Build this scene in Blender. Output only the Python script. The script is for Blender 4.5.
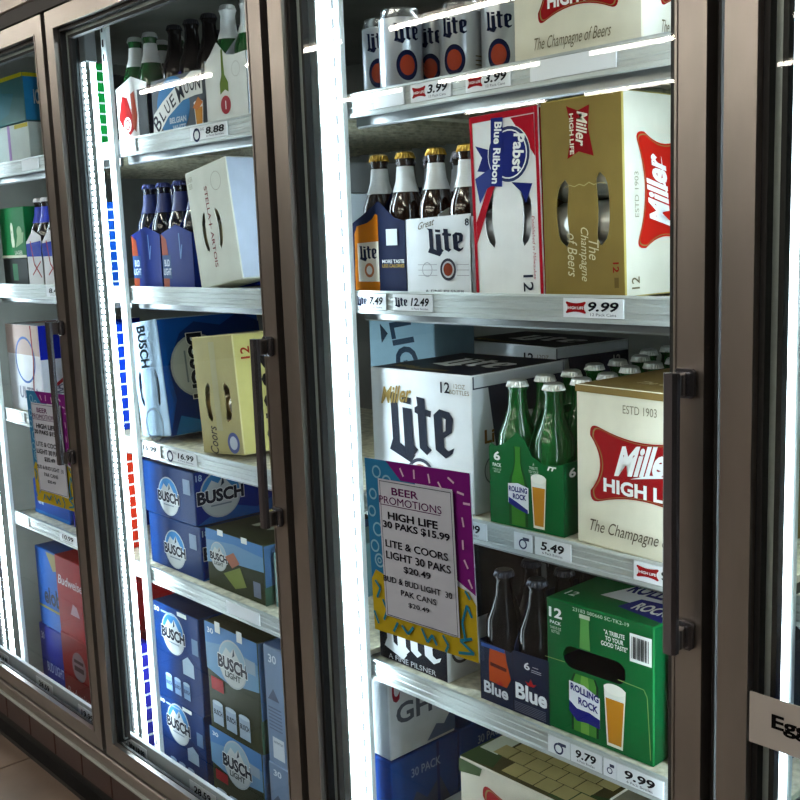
import bpy, math, random
from mathutils import Vector, Matrix
from mathutils.geometry import tessellate_polygon
random.seed(7)
for o in list(bpy.data.objects): bpy.data.objects.remove(o)
S = bpy.context.scene; COL = S.collection
pi = math.pi

# ------------------------------------------------------------ camera, exposure, world
cd = bpy.data.cameras.new('camera'); cam = bpy.data.objects.new('camera', cd); COL.objects.link(cam)
cd.sensor_width = 36; cd.sensor_fit = 'HORIZONTAL'; cd.lens = 1039.41 / 800 * 36; cd.clip_start = .02; cd.clip_end = 60
m = Matrix(((0.6757717, -0.08939896, 0.73166962), (0.73623263, 0.1303057, -0.66406471), (-0.03597403, 0.98743519, 0.15387534))).to_4x4()
m.translation = Vector((1.36459, -0.98299, 1.28438)); cam.matrix_world = m
S.camera = cam
S.view_settings.view_transform = 'Standard'; S.view_settings.look = 'None'; S.view_settings.gamma = 1
S.view_settings.use_curve_mapping = False; S.view_settings.exposure = 0.0
LED_POWER = 33.0; TUBE_POWER = 52.0
wd = bpy.data.worlds.new('world'); S.world = wd; wd.use_nodes = True
wd.node_tree.nodes['Background'].inputs[0].default_value = (.85, .92, 1, 1); wd.node_tree.nodes['Background'].inputs[1].default_value = .05

# ------------------------------------------------------------ materials
def lin(c):
    f = lambda v: v / 12.92 if v <= .04045 else ((v + .055) / 1.055) ** 2.4
    return tuple(f(v / 255) for v in c)
_m = {}
def mat(name, c=(128, 128, 128), rough=.5, metal=0, emit=0, noise=0, nscale=30, bump=0, coat=0, trans=0, stretch=None, spec=None):
    k = (name, tuple(c), rough, metal, emit)
    if k in _m: return _m[k]
    M = bpy.data.materials.new(name); M.use_nodes = True; nt = M.node_tree; N = nt.nodes; L = nt.links
    b = N['Principled BSDF']; col = (*lin(c), 1)
    b.inputs['Base Color'].default_value = col; b.inputs['Roughness'].default_value = rough; b.inputs['Metallic'].default_value = metal
    if spec is not None: b.inputs['Specular IOR Level'].default_value = spec
    if coat: b.inputs['Coat Weight'].default_value = coat; b.inputs['Coat Roughness'].default_value = .15
    if trans: b.inputs['Transmission Weight'].default_value = trans; b.inputs['IOR'].default_value = 1.3
    if emit: b.inputs['Emission Color'].default_value = col; b.inputs['Emission Strength'].default_value = emit
    if noise or bump:
        tc = N.new('ShaderNodeTexCoord'); mp = N.new('ShaderNodeMapping'); nz = N.new('ShaderNodeTexNoise')
        L.new(tc.outputs['Object'], mp.inputs[0]); L.new(mp.outputs[0], nz.inputs['Vector'])
        if stretch: mp.inputs['Scale'].default_value = stretch
        nz.inputs['Scale'].default_value = nscale; nz.inputs['Detail'].default_value = 4
        if noise:
            cr = N.new('ShaderNodeValToRGB'); e = cr.color_ramp.elements
            e[0].position = .3; e[1].position = .7
            e[0].color = tuple(v * (1 - noise) for v in col[:3]) + (1,); e[1].color = tuple(min(1, v * (1 + noise)) for v in col[:3]) + (1,)
            L.new(nz.outputs[0], cr.inputs[0]); L.new(cr.outputs[0], b.inputs['Base Color'])
        if bump:
            bp = N.new('ShaderNodeBump'); bp.inputs['Strength'].default_value = bump; bp.inputs['Distance'].default_value = .002
            L.new(nz.outputs[0], bp.inputs['Height']); L.new(bp.outputs[0], b.inputs['Normal'])
    _m[k] = M
    return M
def deep(c):      # board print is denser than its sRGB reading through lit glass
    mx, mn = max(c), min(c); s = (mx - mn) / max(mx, 1)
    return tuple(int(max(0, (v - s * mn * .55) * (1 - .15 * s))) for v in c)
def card(c): return mat('carton_board', deep(c), .48, noise=.06, nscale=22, bump=.12, spec=.04)
def ink(c): return mat('ink', deep(c), .5, spec=.04)
FRAME = mat('brushed_bronze_metal', (138, 132, 127), .32, .78, noise=.1, nscale=6, coat=.2, stretch=(3, 3, 1), bump=.06)
FRAMEH = mat('brushed_bronze_header', (138, 132, 127), .32, .78, noise=.1, nscale=6, coat=.2, stretch=(1, 3, 3), bump=.06)
BLACK = mat('black_gasket', (8, 8, 9), .6)
DARK = mat('dark_steel', (40, 42, 44), .4, .5, noise=.2, nscale=9)
CHROME = mat('chrome', (190, 190, 195), .12, 1)
HANDLE = mat('dark_chrome_handle', (120, 120, 128), .27, .9)
ALU = mat('channel_aluminium', (168, 174, 172), .35, .35, noise=.05, nscale=40, stretch=(1, 4, 4))
GALV = mat('galvanised_shelf', (186, 182, 160), .55, .0, noise=.35, nscale=60, bump=.2)
WHITEP = mat('white_post_paint', (225, 232, 230), .35)
MULL = mat('mullion_grey', (52, 60, 62), .3, .3, noise=.3, nscale=8)
MIRR = mat('polished_panel', (215, 225, 225), .08, 1)
LEDM = mat('led_emitter', (226, 243, 255), .4, emit=LED_POWER)
WALLD = mat('cooler_panel_grey', (112, 114, 108), .7, noise=.25, nscale=5)
def glassmat():
    M = bpy.data.materials.new('door_glass'); M.use_nodes = True; nt = M.node_tree; N = nt.nodes; L = nt.links
    for n in list(N): N.remove(n)
    o = N.new('ShaderNodeOutputMaterial'); mx = N.new('ShaderNodeMixShader'); t = N.new('ShaderNodeBsdfTransparent'); g = N.new('ShaderNodeBsdfGlossy')
    fr = N.new('ShaderNodeFresnel'); fr.inputs['IOR'].default_value = 1.36
    t.inputs[0].default_value = (.93, .97, .95, 1); g.inputs['Roughness'].default_value = .012; g.inputs[0].default_value = (1, 1, 1, 1)
    L.new(fr.outputs[0], mx.inputs[0]); L.new(t.outputs[0], mx.inputs[1]); L.new(g.outputs[0], mx.inputs[2]); L.new(mx.outputs[0], o.inputs[0])
    return M
GLASS = glassmat()

# ------------------------------------------------------------ mesh building
class G:
    def __init__(s): s.v = []; s.f = []; s.mi = []; s.ms = []; s.sm = []
    def mid(s, m):
        if m not in s.ms: s.ms.append(m)
        return s.ms.index(m)
    def add(s, vs, fs, m, smooth=False):
        n = len(s.v); k = s.mid(m); s.v += [tuple(v) for v in vs]
        for f in fs: s.f.append(tuple(i + n for i in f)); s.mi.append(k); s.sm.append(smooth)
    def box(s, x0, x1, y0, y1, z0, z1, m, bev=0):
        if bev:
            b = bev; vs = []; 
            for zz, ins in ((z0, b), (z0 + b, 0), (z1 - b, 0), (z1, b)):
                pts = [(x0 + b, y0 + ins), (x1 - b, y0 + ins), (x1 - ins, y0 + b), (x1 - ins, y1 - b), (x1 - b, y1 - ins), (x0 + b, y1 - ins), (x0 + ins, y1 - b), (x0 + ins, y0 + b)]
                vs += [(p[0], p[1], zz) for p in pts]
            fs = [tuple(range(7, -1, -1)), tuple(range(24, 32))]
            for r in range(3):
                for i in range(8):
                    j = (i + 1) % 8; fs.append((r * 8 + i, r * 8 + j, r * 8 + 8 + j, r * 8 + 8 + i))
            s.add(vs, fs, m); return
        vs = [(x0, y0, z0), (x1, y0, z0), (x1, y1, z0), (x0, y1, z0), (x0, y0, z1), (x1, y0, z1), (x1, y1, z1), (x0, y1, z1)]
        s.add(vs, [(3, 2, 1, 0), (4, 5, 6, 7), (0, 1, 5, 4), (1, 2, 6, 5), (2, 3, 7, 6), (3, 0, 4, 7)], m)
    def lathe(s, prof, m, n=20, c=(0, 0, 0), axis='z', smooth=True):
        vs = []; fs = []
        for r, z in prof:
            for i in range(n):
                a = 2 * pi * i / n; p = (r * math.cos(a), r * math.sin(a), z)
                if axis == 'x': p = (z, r * math.cos(a), r * math.sin(a))
                vs.append((p[0] + c[0], p[1] + c[1], p[2] + c[2]))
        for k in range(len(prof) - 1):
            for i in range(n):
                j = (i + 1) % n; fs.append((k * n + i, k * n + j, (k + 1) * n + j, (k + 1) * n + i))
        s.add(vs, fs, m, smooth)
        if prof[-1][0] > .0005: s.add(vs[-n:], [tuple(range(n))], m)
    def sheet(s, loops, m, o=(0, 0, 0), u=(1, 0, 0), v=(0, 0, 1), nrm=(0, -1, 0), t=.0012):
        """flat board cut to the first loop with the other loops as holes, thickness t against nrm"""
        o, u, v, nn = Vector(o), Vector(u), Vector(v), Vector(nrm)
        L3 = [[Vector((p[0], p[1], 0)) for p in lp] for lp in loops]
        tr = tessellate_polygon(L3); flat = [p for lp in L3 for p in lp]
        A = [o + u * p.x + v * p.y for p in flat]; B = [a - nn * t for a in A]; n = len(A)
        fs = []
        for t3 in tr:
            a, b, c = t3
            cr = (A[b] - A[a]).cross(A[c] - A[a])
            if cr.dot(nn) < 0: b, c = c, b
            fs.append((a, b, c))
            if t: fs.append((a + n, c + n, b + n))
        if t:
            k = 0
            for lp in loops:
                q = len(lp)
                for i in range(q): fs.append((k + i, k + (i + 1) % q, n + k + (i + 1) % q, n + k + i))
                k += q
            s.add(A + B, fs, m)
        else: s.add(A, fs, m)
    def mesh(s, name):
        me = bpy.data.meshes.new(name); me.from_pydata(s.v, [], s.f)
        for m in s.ms: me.materials.append(m)
        me.polygons.foreach_set('material_index', s.mi); me.polygons.foreach_set('use_smooth', s.sm); me.update()
        return me
    def build(s, name, parent=None, loc=None):
        return put(name, s.mesh(name), parent, loc)
def put(name, me, parent=None, loc=None):
    o = bpy.data.objects.new(name, me); COL.objects.link(o)
    if parent: o.parent = parent
    if loc: o.location = loc
    return o
def tag(o, label=None, cat=None, group=None, kind=None):
    if label: o['label'] = label
    if cat: o['category'] = cat
    if group: o['group'] = group
    if kind: o['kind'] = kind
    return o
def empty(name, loc, label, cat, group=None):
    return tag(put(name, None, None, loc), label, cat, group)
def struct(o, label=None): return tag(o, label, kind='structure')

# ------------------------------------------------------------ flat print
_t = {}
def glyphs(s, bold=0, shear=0):
    k = (s, bold, shear)
    if k not in _t:
        cu = bpy.data.curves.new('t', 'FONT'); cu.body = s; cu.size = 1; cu.shear = shear; cu.offset = bold; cu.resolution_u = 3
        cu.dimensions = '2D'; cu.fill_mode = 'FRONT'; cu.space_line = .95; cu.align_x = 'CENTER'
        ob = bpy.data.objects.new('t', cu); me = bpy.data.meshes.new_from_object(ob)
        vs = [(v.co.x, v.co.y) for v in me.vertices]; fs = [tuple(p.vertices) for p in me.polygons]
        bpy.data.objects.remove(ob); bpy.data.meshes.remove(me); bpy.data.curves.remove(cu)
        x0 = min(v[0] for v in vs); x1 = max(v[0] for v in vs); y0 = min(v[1] for v in vs); y1 = max(v[1] for v in vs)
        _t[k] = ([((v[0] - x0) / (x1 - x0) - .5, (v[1] - y0) / (y1 - y0) - .5) for v in vs], fs)
    return _t[k]
def circ(cx, cy, rx, ry, n=28, a0=0, a1=360):
    k = n if a1 - a0 >= 360 else n + 1
    return [(cx + rx * math.cos(math.radians(a0 + (a1 - a0) * i / n)), cy + ry * math.sin(math.radians(a0 + (a1 - a0) * i / n))) for i in range(k)]
LITE = [[(168, 388), (222, 400), (228, 574), (302, 618), (280, 645), (175, 600), (192, 562), (186, 408)],
        [(243, 406), (290, 414), (288, 438), (246, 430)],
        [(246, 447), (292, 452), (298, 580), (318, 596), (292, 622), (252, 590)],
        [(306, 447), (320, 440), (316, 408), (356, 415), (358, 452), (386, 458), (382, 480), (360, 476), (364, 580), (384, 594), (360, 614), (326, 590), (320, 470), (306, 464)]]
LITE_E = [[(396, 470), (424, 450), (470, 460), (487, 482), (480, 530), (442, 550), (444, 582), (462, 594), (488, 582), (480, 602), (448, 620), (402, 592)], [(436, 478), (452, 484), (450, 524), (438, 530)]]
class Ink:
    """print lying a hair above a face; x,y are fractions of the face's width and height"""
    def __init__(s, parent, o, u, v, w, h, wrap=0):
        s.p = parent; s.o = Vector(o); s.u = Vector(u); s.v = Vector(v); s.n = s.u.cross(s.v); s.w = w; s.h = h; s.g = {}; s.lay = {}
        s.wrap = wrap; s.rot = 0; s.c = (.5, .5)
    def P(s, x, y, lift):      # metres on the face -> local 3D
        if s.rot:
            cx, cy = s.c[0] * s.w, s.c[1] * s.h; dx, dy = x - cx, y - cy; a = math.radians(s.rot)
            x, y = cx + dx * math.cos(a) - dy * math.sin(a), cy + dx * math.sin(a) + dy * math.cos(a)
        if s.wrap:
            r = s.wrap + lift; a = (x - s.w / 2) / s.wrap - pi / 2
            return (r * math.cos(a), r * math.sin(a), y)
        q = s.o + s.u * x + s.v * y + s.n * lift
        return (q.x, q.y, q.z)
    def _g(s, part):
        s.g.setdefault(part, G()); s.lay[part] = s.lay.get(part, 0)
        s.n_ = getattr(s, 'n_', 0) + 1
        return s.g[part], .0005 + .00012 * s.n_
    def loops(s, part, loops, c, m=None):
        g, l = s._g(part)
        L3 = [[Vector((x * s.w, y * s.h, 0)) for x, y in lp] for lp in loops]
        if s.wrap and len(L3) == 1 and len(L3[0]) > 20:      # curved: fan from the centre
            cx = sum(p.x for p in L3[0]) / len(L3[0]); cy = sum(p.y for p in L3[0]) / len(L3[0]); n = len(L3[0]); vs = []
            for k in (1, .66, .33): vs += [(cx + (p.x - cx) * k, cy + (p.y - cy) * k) for p in L3[0]]
            fs = []
            for r in range(2):
                for i in range(n): j = (i + 1) % n; fs.append((r * n + i, r * n + j, r * n + n + j, r * n + n + i))
            fs.append(tuple(range(2 * n, 3 * n)))
            g.add([s.P(x, y, l) for x, y in vs], fs, m or ink(c)); return
        tr = tessellate_polygon(L3); fl = [p for lp in L3 for p in lp]; fs = []
        for a, b, d in tr:
            cr = (fl[b] - fl[a]).cross(fl[d] - fl[a]).z
            fs.append((a, b, d) if cr > 0 else (a, d, b))
        g.add([s.P(p.x, p.y, l) for p in fl], fs, m or ink(c))
    def poly(s, part, pts, c): s.loops(part, [pts], c)
    def rect(s, part, x0, y0, x1, y1, c):
        if s.wrap:
            k = 8; g, l = s._g(part); vs = []
            for i in range(k + 1):
                x = (x0 + (x1 - x0) * i / k) * s.w; vs += [s.P(x, y0 * s.h, l), s.P(x, y1 * s.h, l)]
            g.add(vs, [(2 * i, 2 * i + 2, 2 * i + 3, 2 * i + 1) for i in range(k)], ink(c)); return
        s.poly(part, [(x0, y0), (x1, y0), (x1, y1), (x0, y1)], c)
    def ell(s, part, cx, cy, r, c, ry=None, n=28):
        ry = ry if ry is not None else r * s.w / s.h
        s.poly(part, circ(cx, cy, r, ry, n), c)
    def ring(s, part, cx, cy, r, t, c, a0=0, a1=360):
        k = s.w / s.h
        if a1 - a0 >= 360: s.loops(part, [circ(cx, cy, r, r * k), circ(cx, cy, r - t, (r - t) * k)], c)
        else: s.poly(part, circ(cx, cy, r, r * k, 16, a0, a1) + circ(cx, cy, r - t, (r - t) * k, 16, a0, a1)[::-1], c)
    def line(s, part, pts, wd, c):
        k = s.w / s.h
        for (x0, y0), (x1, y1) in zip(pts[:-1], pts[1:]):
            dx, dy = (x1 - x0), (y1 - y0) / k; l = math.hypot(dx, dy) or 1; nx, ny = -dy / l * wd / 2, dx / l * wd / 2 * k
            s.poly(part, [(x0 - nx, y0 - ny), (x1 - nx, y1 - ny), (x1 + nx, y1 + ny), (x0 + nx, y0 + ny)], c)
    def text(s, part, txt, cx, cy, w, h, c, bold=0, shear=0, rot=0, slope=0):
        """w,h: extent of the unrotated line as fractions (of face w,h; swapped for rot 90)"""
        vs, fs = glyphs(txt, bold, shear); g, l = s._g(part); a = math.radians(rot)
        q = abs(abs(rot) - 90) < 30
        W = w * (s.h if q else s.w); H = h * (s.w if q else s.h)
        out = []
        for x, y in vs:
            X = x * W; Y = y * H + X * slope
            out.append(s.P(cx * s.w + X * math.cos(a) - Y * math.sin(a), cy * s.h + X * math.sin(a) + Y * math.cos(a), l))
        g.add(out, fs, ink(c))
    def lite(s, part, cx, cy, w, h, c, rot=0):
        W = w * s.w; H = h * s.h; a = math.radians(rot)
        if abs(rot) == 90: W, H = w * s.h, h * s.w
        def T(p):
            x = ((p[0] - 168) / 320 - .5) * W; y = (.5 - (p[1] - .07 * (p[0] - 168) - 384) / 245) * H
            return ((cx * s.w + x * math.cos(a) - y * math.sin(a)) / s.w, (cy * s.h + x * math.sin(a) + y * math.cos(a)) / s.h)
        for lp in LITE: s.poly(part, [T(p) for p in lp], c)
        s.loops(part, [[T(p) for p in lp] for lp in LITE_E], c)
    def barcode(s, part, x0, y0, x1, y1, vert=True):
        s.rect(part, x0, y0, x1, y1, (225, 228, 225)); n = 13; r = random.Random(3)
        for i in range(n):
            a = x0 + (x1 - x0) * (.08 + .84 * i / n); b = a + (x1 - x0) * r.choice((.02, .035, .05))
            s.rect(part, a, y0 + (y1 - y0) * .12, b, y1 - (y1 - y0) * .1, (20, 20, 24))
    def flush(s):
        for part, g in s.g.items():
            o = g.build(part, s.p)
            if part in ('pattern', 'can_picture', 'tape'): o['kind'] = 'stuff'

def softcross(cx, cy, w, h):
    pts = []; rc = .13
    def q(p0, p1, p2, n=7): return [tuple((1 - t) ** 2 * a + 2 * t * (1 - t) * b + t * t * c for a, b, c in zip(p0, p1, p2)) for t in [i / n for i in range(n)]]
    C = [(1, .86), (-1, .86), (-1, -.86), (1, -.86)]
    for i in range(4):
        x, y = C[i]; nx, ny = C[(i + 1) % 4]; sx, sy = (1 if x > 0 else -1), (1 if y > 0 else -1)
        if i % 2 == 0:   # top / bottom run
            pts += q((x, y - sy * .22), (x * 1.02, y * 1.12), (x - sx * .2, y * .98)); pts += q((x - sx * .2, y * .98), (0, y * .52), (nx + sx * .2, y * .98), 10)
        else:
            pts += q((x - sx * .2, y * .98), (x * 1.02, y * 1.12), (x, y - sy * .22)); pts += q((x, y - sy * .22), (x * .62, 0), (x, -(y - sy * .22)), 10)
    return [(cx + p[0] * w / 2, cy + p[1] * h / 2) for p in pts]
RED = (168, 30, 36); CREAM = (226, 222, 202); GOLD = (160, 138, 88); NAVY = (24, 34, 66); WHT = (228, 230, 228)
def highlife(I, cx, cy, w, h, red=RED, rot=0):
    I.rot = rot; I.c = (cx, cy)
    I.poly('logo', softcross(cx, cy, w, h), red); I.poly('logo', softcross(cx, cy, w * .95, h * .95), GOLD); I.poly('logo', softcross(cx, cy, w * .925, h * .925), red)
    I.text('lettering', 'Miller', cx + w * .02, cy + h * .12, w * .58, h * .34, WHT, .035, .45, slope=.12)
    I.poly('lettering', [(cx - w * .12, cy - h * .1), (cx + w * .26, cy - h * .0), (cx + w * .05, cy - h * .02)], WHT)
    I.text('lettering', 'HIGH LIFE', cx, cy - h * .22, w * .74, h * .16, WHT, .035)
    I.rot = 0

# ------------------------------------------------------------ cartons
def box_mesh(w, d, h, cols, skip=()):
    g = G(); b = .0022; k = card
    df = cols.get('all', (200, 200, 200)); C = lambda n: k(cols.get(n, df))
    def quad(a, m): g.add(a, [(0, 1, 2, 3)], m)
    if 'front' not in skip: quad([(b, 0, b), (w - b, 0, b), (w - b, 0, h - b), (b, 0, h - b)], C('front'))
    quad([(w, b, b), (w, d - b, b), (w, d - b, h - b), (w, b, h - b)], C('right'))
    quad([(0, d - b, b), (0, b, b), (0, b, h - b), (0, d - b, h - b)], C('left'))
    quad([(w - b, d, b), (b, d, b), (b, d, h - b), (w - b, d, h - b)], C('back'))
    quad([(b, b, h), (w - b, b, h), (w - b, d - b, h), (b, d - b, h)], C('top'))
    quad([(b, d - b, 0), (w - b, d - b, 0), (w - b, b, 0), (b, b, 0)], C('all'))
    e = k(cols.get('edge', tuple(min(255, int(v * 1.05 + 8)) for v in cols.get('front', df))))
    xs = ((b, 0, 0), (w - b, w, 1))
    for x, X, i in xs:
        for y, Y in ((b, 0), (d - b, d)): g.add([(x, Y, b), (X, y, b), (X, y, h - b), (x, Y, h - b)], [(0, 1, 2, 3)], e)
        for z, Z in ((b, 0), (h - b, h)): g.add([(x, b, Z), (X, b, z), (X, d - b, z), (x, d - b, Z)], [(0, 1, 2, 3)], e)
    for y, Y in ((b, 0), (d - b, d)):
        for z, Z in ((b, 0), (h - b, h)):
            g.add([(b, Y, z), (w - b, Y, z), (w - b, y, Z), (b, y, Z)], [(0, 1, 2, 3)], e)
            for x, X in ((b, 0), (w - b, w)): g.add([(x, Y, z), (X, y, z), (x, y, Z)], [(0, 1, 2)], e)
    return g
def faces(o, w, d, h):
    return {'front': Ink(o, (0, 0, 0), (1, 0, 0), (0, 0, 1), w, h), 'right': Ink(o, (w, 0, 0), (0, 1, 0), (0, 0, 1), d, h),
            'top': Ink(o, (0, 0, h), (1, 0, 0), (0, 1, 0), w, d), 'left': Ink(o, (0, d, 0), (0, -1, 0), (0, 0, 1), d, h)}
def carton(label, x, y, z, w, d, h, cols, rot=0, lean=0, group=None, holes=None, name='beer_carton', cat='carton', tilt=0):
    g = box_mesh(w, d, h, cols, ('front',) if holes else ())
    if holes:
        g.sheet([[(0.002, .002), (w - .002, .002), (w - .002, h - .002), (.002, h - .002)]] + [[(a * w, b * h) for a, b in lp] for lp in holes], card(cols.get('front', cols.get('all'))), t=.0015)
    o = tag(g.build(name, None, (x, y, z)), label, cat, group)
    o.rotation_euler = (math.radians(tilt), math.radians(lean), math.radians(rot))
    F = faces(o, w, d, h); o_f[o.name] = F
    return o, F
o_f = {}
def done(F):
    for f in F.values(): f.flush()
def handle_slot(cx, cy, hw, hh, bulge, side):
    """curved finger slot, side -1 bulges left, +1 right"""
    out = []
    for i in range(13):
        t = -1 + 2 * i / 12; out.append((cx + side * (bulge * (1 - t * t)) + hw * (1 - t ** 8), cy + hh * t))
    for i in range(12, -1, -1):
        t = -1 + 2 * i / 12; out.append((cx + side * (bulge * (1 - t * t)) - hw * (1 - t ** 8), cy + hh * t))
    return [out[0]] + out[1:12] + [out[12]] + out[14:25]
_cm = {}
def can_mesh(key, body, horiz=False, L=.121, r=.0325):
    k = (key, horiz)
    if k in _cm: return _cm[k]
    ax = 'x' if horiz else 'z'; g = G(); al = mat('can_aluminium', (190, 192, 195), .25, .9)
    b = mat('can_print', body, .28, .55, coat=.2)
    g.lathe([(.0, .004), (.024, .0), (.027, .0), (r, .009), (r, L - .014)], b, 22, axis=ax)
    g.lathe([(r, L - .014), (.0275, L - .003), (.0285, L), (.0265, L), (.026, L - .004), (0.0, L - .004)], al, 22, axis=ax)
    _cm[k] = g.mesh('can'); return _cm[k]
def inner_cans(o, w, h, n, body, where):
    mw = o.matrix_basis
    for i in range(n):
        c = tag(put('beer_can', can_mesh(where, body, True, min(.121, w - .008)), None), 'beer can lying inside %s, %s from the shelf' % (where, ('first', 'second', 'third', 'fourth')[i]), 'can', 'cans inside ' + where)
        c.matrix_basis = mw @ Matrix.Translation((.004, .037, .034 + i * .0655))

# ------------------------------------------------------------ bottles
_bm = {}
def bottle(style, x, y, z, label, group, rz=0, zs=1):
    st = {'green': ((22, 92, 40), (205, 208, 205), None, None, .30), 'brown': ((34, 18, 10), (176, 142, 60), (208, 212, 214), None, 0),
          'brownw': ((30, 18, 12), (150, 150, 165), (170, 176, 190), None, 0), 'dark': ((14, 12, 14), (50, 52, 60), None, None, 0),
          'blue': ((14, 16, 34), (50, 60, 110), (26, 42, 104), None, 0), 'foil': ((24, 80, 36), (225, 226, 224), (222, 224, 222), None, .2),
          'whitelab': ((24, 84, 38), (200, 200, 200), (216, 214, 210), (212, 212, 208), .2), 'ultra': ((30, 24, 30), (190, 190, 200), (30, 60, 190), (220, 222, 226), 0)}[style]
    if style not in _bm:
        gl = mat('bottle_glass_' + style, st[0], .07, 0, trans=st[4], coat=0 if style == 'dark' else .4, spec=.1 if style == 'dark' else .5)
        g = G(); g.lathe([(0, .002), (.026, 0), (.03, .004), (.0305, .02), (.0305, .128), (.029, .142), (.021, .163), (.0155, .182), (.0135, .206), (.0138, .21), (.0152, .213), (.0152, .218), (.0135, .219), (.013, .224)], gl, 22)
        c = G(); cm = mat('crown_cap_' + style, st[1], .3, .8)
        n = 42; vs = []; 
        for z_, r_, w_ in ((.2165, .0166, .0012), (.2195, .0158, .0007), (.2255, .0145, 0), (.2275, .011, 0)):
            vs += [((r_ + (w_ if i % 2 else -w_)) * math.cos(2 * pi * i / n), (r_ + (w_ if i % 2 else -w_)) * math.sin(2 * pi * i / n), z_) for i in range(n)]
        c.add(vs, [(k * n + i, k * n + (i + 1) % n, (k + 1) * n + (i + 1) % n, (k + 1) * n + i) for k in range(3) for i in range(n)], cm, False)
        c.add(vs[-n:], [tuple(range(n))], cm)
        k = None
        if st[2]:
            k = G()
            top = .216 if style == 'foil' else .204
            k.lathe([(.0212 + .0007, .163), (.0162, .182), (.0141, .205 if top > .21 else top)] + ([(.0145, .209), (.0158, .213), (.0158, .218)] if top > .21 else []), mat('neck_label_' + style, st[2], .4, noise=.08), 22)
            k = k.mesh('neck_label')
        l2 = None
        if st[3]: l2 = G(); l2.lathe([(.0309, .03), (.0309, .115)], mat('paper_label', st[3], .5), 22); l2 = l2.mesh('label')
        _bm[style] = (g.mesh('beer_bottle'), c.mesh('cap'), k, l2)
    M = _bm[style]
    o = tag(put('beer_bottle', M[0], None, (x, y, z)), label, 'bottle', group); o.rotation_euler = (0, 0, rz); o.scale = (1, 1, zs)
    put('cap', M[1], o)
    if M[2]: put('neck_label', M[2], o)
    if M[3]: put('label', M[3], o)
    return o
def carrier(label, x, y, z, w, d, h, col, front, side, group=None, rot=0, div=.175, divcol=None, left=None):
    """open six-pack carrier: front = cut-out outline of the end panel in metres"""
    o = empty('bottle_carrier', (x, y, z), label, 'bottle carrier', group); o.rotation_euler = (0, 0, math.radians(rot))
    g = G(); g.sheet([front], card(col), t=.0014); fr = g.build('front_panel', o)
    g = G(); g.sheet([[(0, 0), (d, 0), (d, h), (0, h)]], card(side), (w, 0, 0), (0, 1, 0), (0, 0, 1), (1, 0, 0), .0014)
    sp = g.build('side_panel', o)
    g = G(); g.sheet([[(0, 0), (d, 0), (d, h), (0, h)]], card(side), (0, 0, 0), (0, 1, 0), (0, 0, 1), (-1, 0, 0), .0014); g.build('side_panel', o)
    g = G(); g.sheet([[(0, 0), (w, 0), (w, h), (0, h)]], card(side), (0, d, 0), (1, 0, 0), (0, 0, 1), (0, 1, 0), .0014); g.build('back_panel', o)
    g = G(); g.box(0.001, w - .001, 0.001, d - .001, 0.0, .0015, card(side)); g.build('base', o)
    dv = [(.004, .01), (d - .004, .01), (d - .004, h), (d * .8, div), (d * .2, div), (.004, h + .005)]
    hole = [(d * .33, div - .035), (d * .67, div - .035), (d * .67, div - .012), (d * .33, div - .012)]
    g = G(); g.sheet([dv, hole], card(divcol or side), (w / 2, 0, 0), (0, 1, 0), (0, 0, 1), (1, 0, 0), .0014); g.build('handle_panel', o)
    return o, Ink(fr, (0, 0, 0), (1, 0, 0), (0, 0, 1), w, h), Ink(sp, (w, 0, 0), (0, 1, 0), (0, 0, 1), d, h)
def fill(x, y, z, w, d, style, desc, grp, rows=3, skip=()):
    """bottles standing two wide in a carrier"""
    if style == 'green': x -= .010
    if style == 'dark': x -= .014
    names = ['front left', 'front right', 'middle left', 'middle right', 'back left', 'back right']
    for r in range(rows):
        for c in range(2):
            i = r * 2 + c
            if i in skip: continue
            bottle(style, x + w * (.26 + .48 * c), y + .036 + r * .0655, z + .002, '%s, %s in %s' % (desc, names[i], grp), 'bottles in ' + grp, random.random() * 6, zs={'green': .955, 'dark': .92}.get(style, 1))

# ------------------------------------------------------------ the setting: store
FZ = -.04
g = G(); g.box(-9, 4, -10.5, .1, FZ - .06, FZ - .004, mat('grout', (52, 46, 42), .9)); floor = struct(g.build('floor'))
tm = mat('floor_tile', (128, 112, 100), .35, noise=.18, nscale=7, coat=.2); g = G(); g.box(0, .298, 0, .298, -.006, 0, tm, .0015); tme = g.mesh('tile')
for i in range(12):
    for j in range(5): put('tile', tme, floor, (-3.05 + i * .304, .02 - .3 - j * .304, FZ))
g = G(); g.box(-9, -3.05, -10.5, .06, FZ - .005, FZ, tm)
g.box(.6, 4, -10.5, .06, FZ - .005, FZ, tm); g.box(-3.05, .6, -10.5, -1.5, FZ - .005, FZ, tm); g.build('far_tiles', floor)['kind'] = 'stuff'
g = G(); g.box(-9, 4, -10.5, .1, 2.8, 2.86, mat('store_ceiling', (46, 44, 42), .9, noise=.1)); struct(g.build('ceiling'))
wm = mat('store_wall', (40, 38, 36), .8, noise=.3, nscale=1.5)
for nm, b in (('wall_left', (-9.1, -9, -10.5, 3)), ('wall_right', (4, 4.1, -10.5, 3)), ('wall_front', (-9, 4, -10.6, -10.5))):
    g = G(); g.box(b[0], b[1], b[2], b[3], FZ, 2.8, wm); struct(g.build(nm))
tb = mat('fluorescent_tube', (255, 246, 232), .4, emit=TUBE_POWER); names = ['nearest', 'second', 'third', 'farthest']
TG = G(); TG.lathe([(0, 0), (.019, 0), (.019, 1.2), (0, 1.2)], tb, 12, axis='x'); tube = TG.mesh('tube')
HG = G(); HG.box(-.02, 1.22, -.05, .05, .03, .07, mat('white_enamel', (200, 198, 190), .5), .004); hous = HG.mesh('housing')
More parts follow.
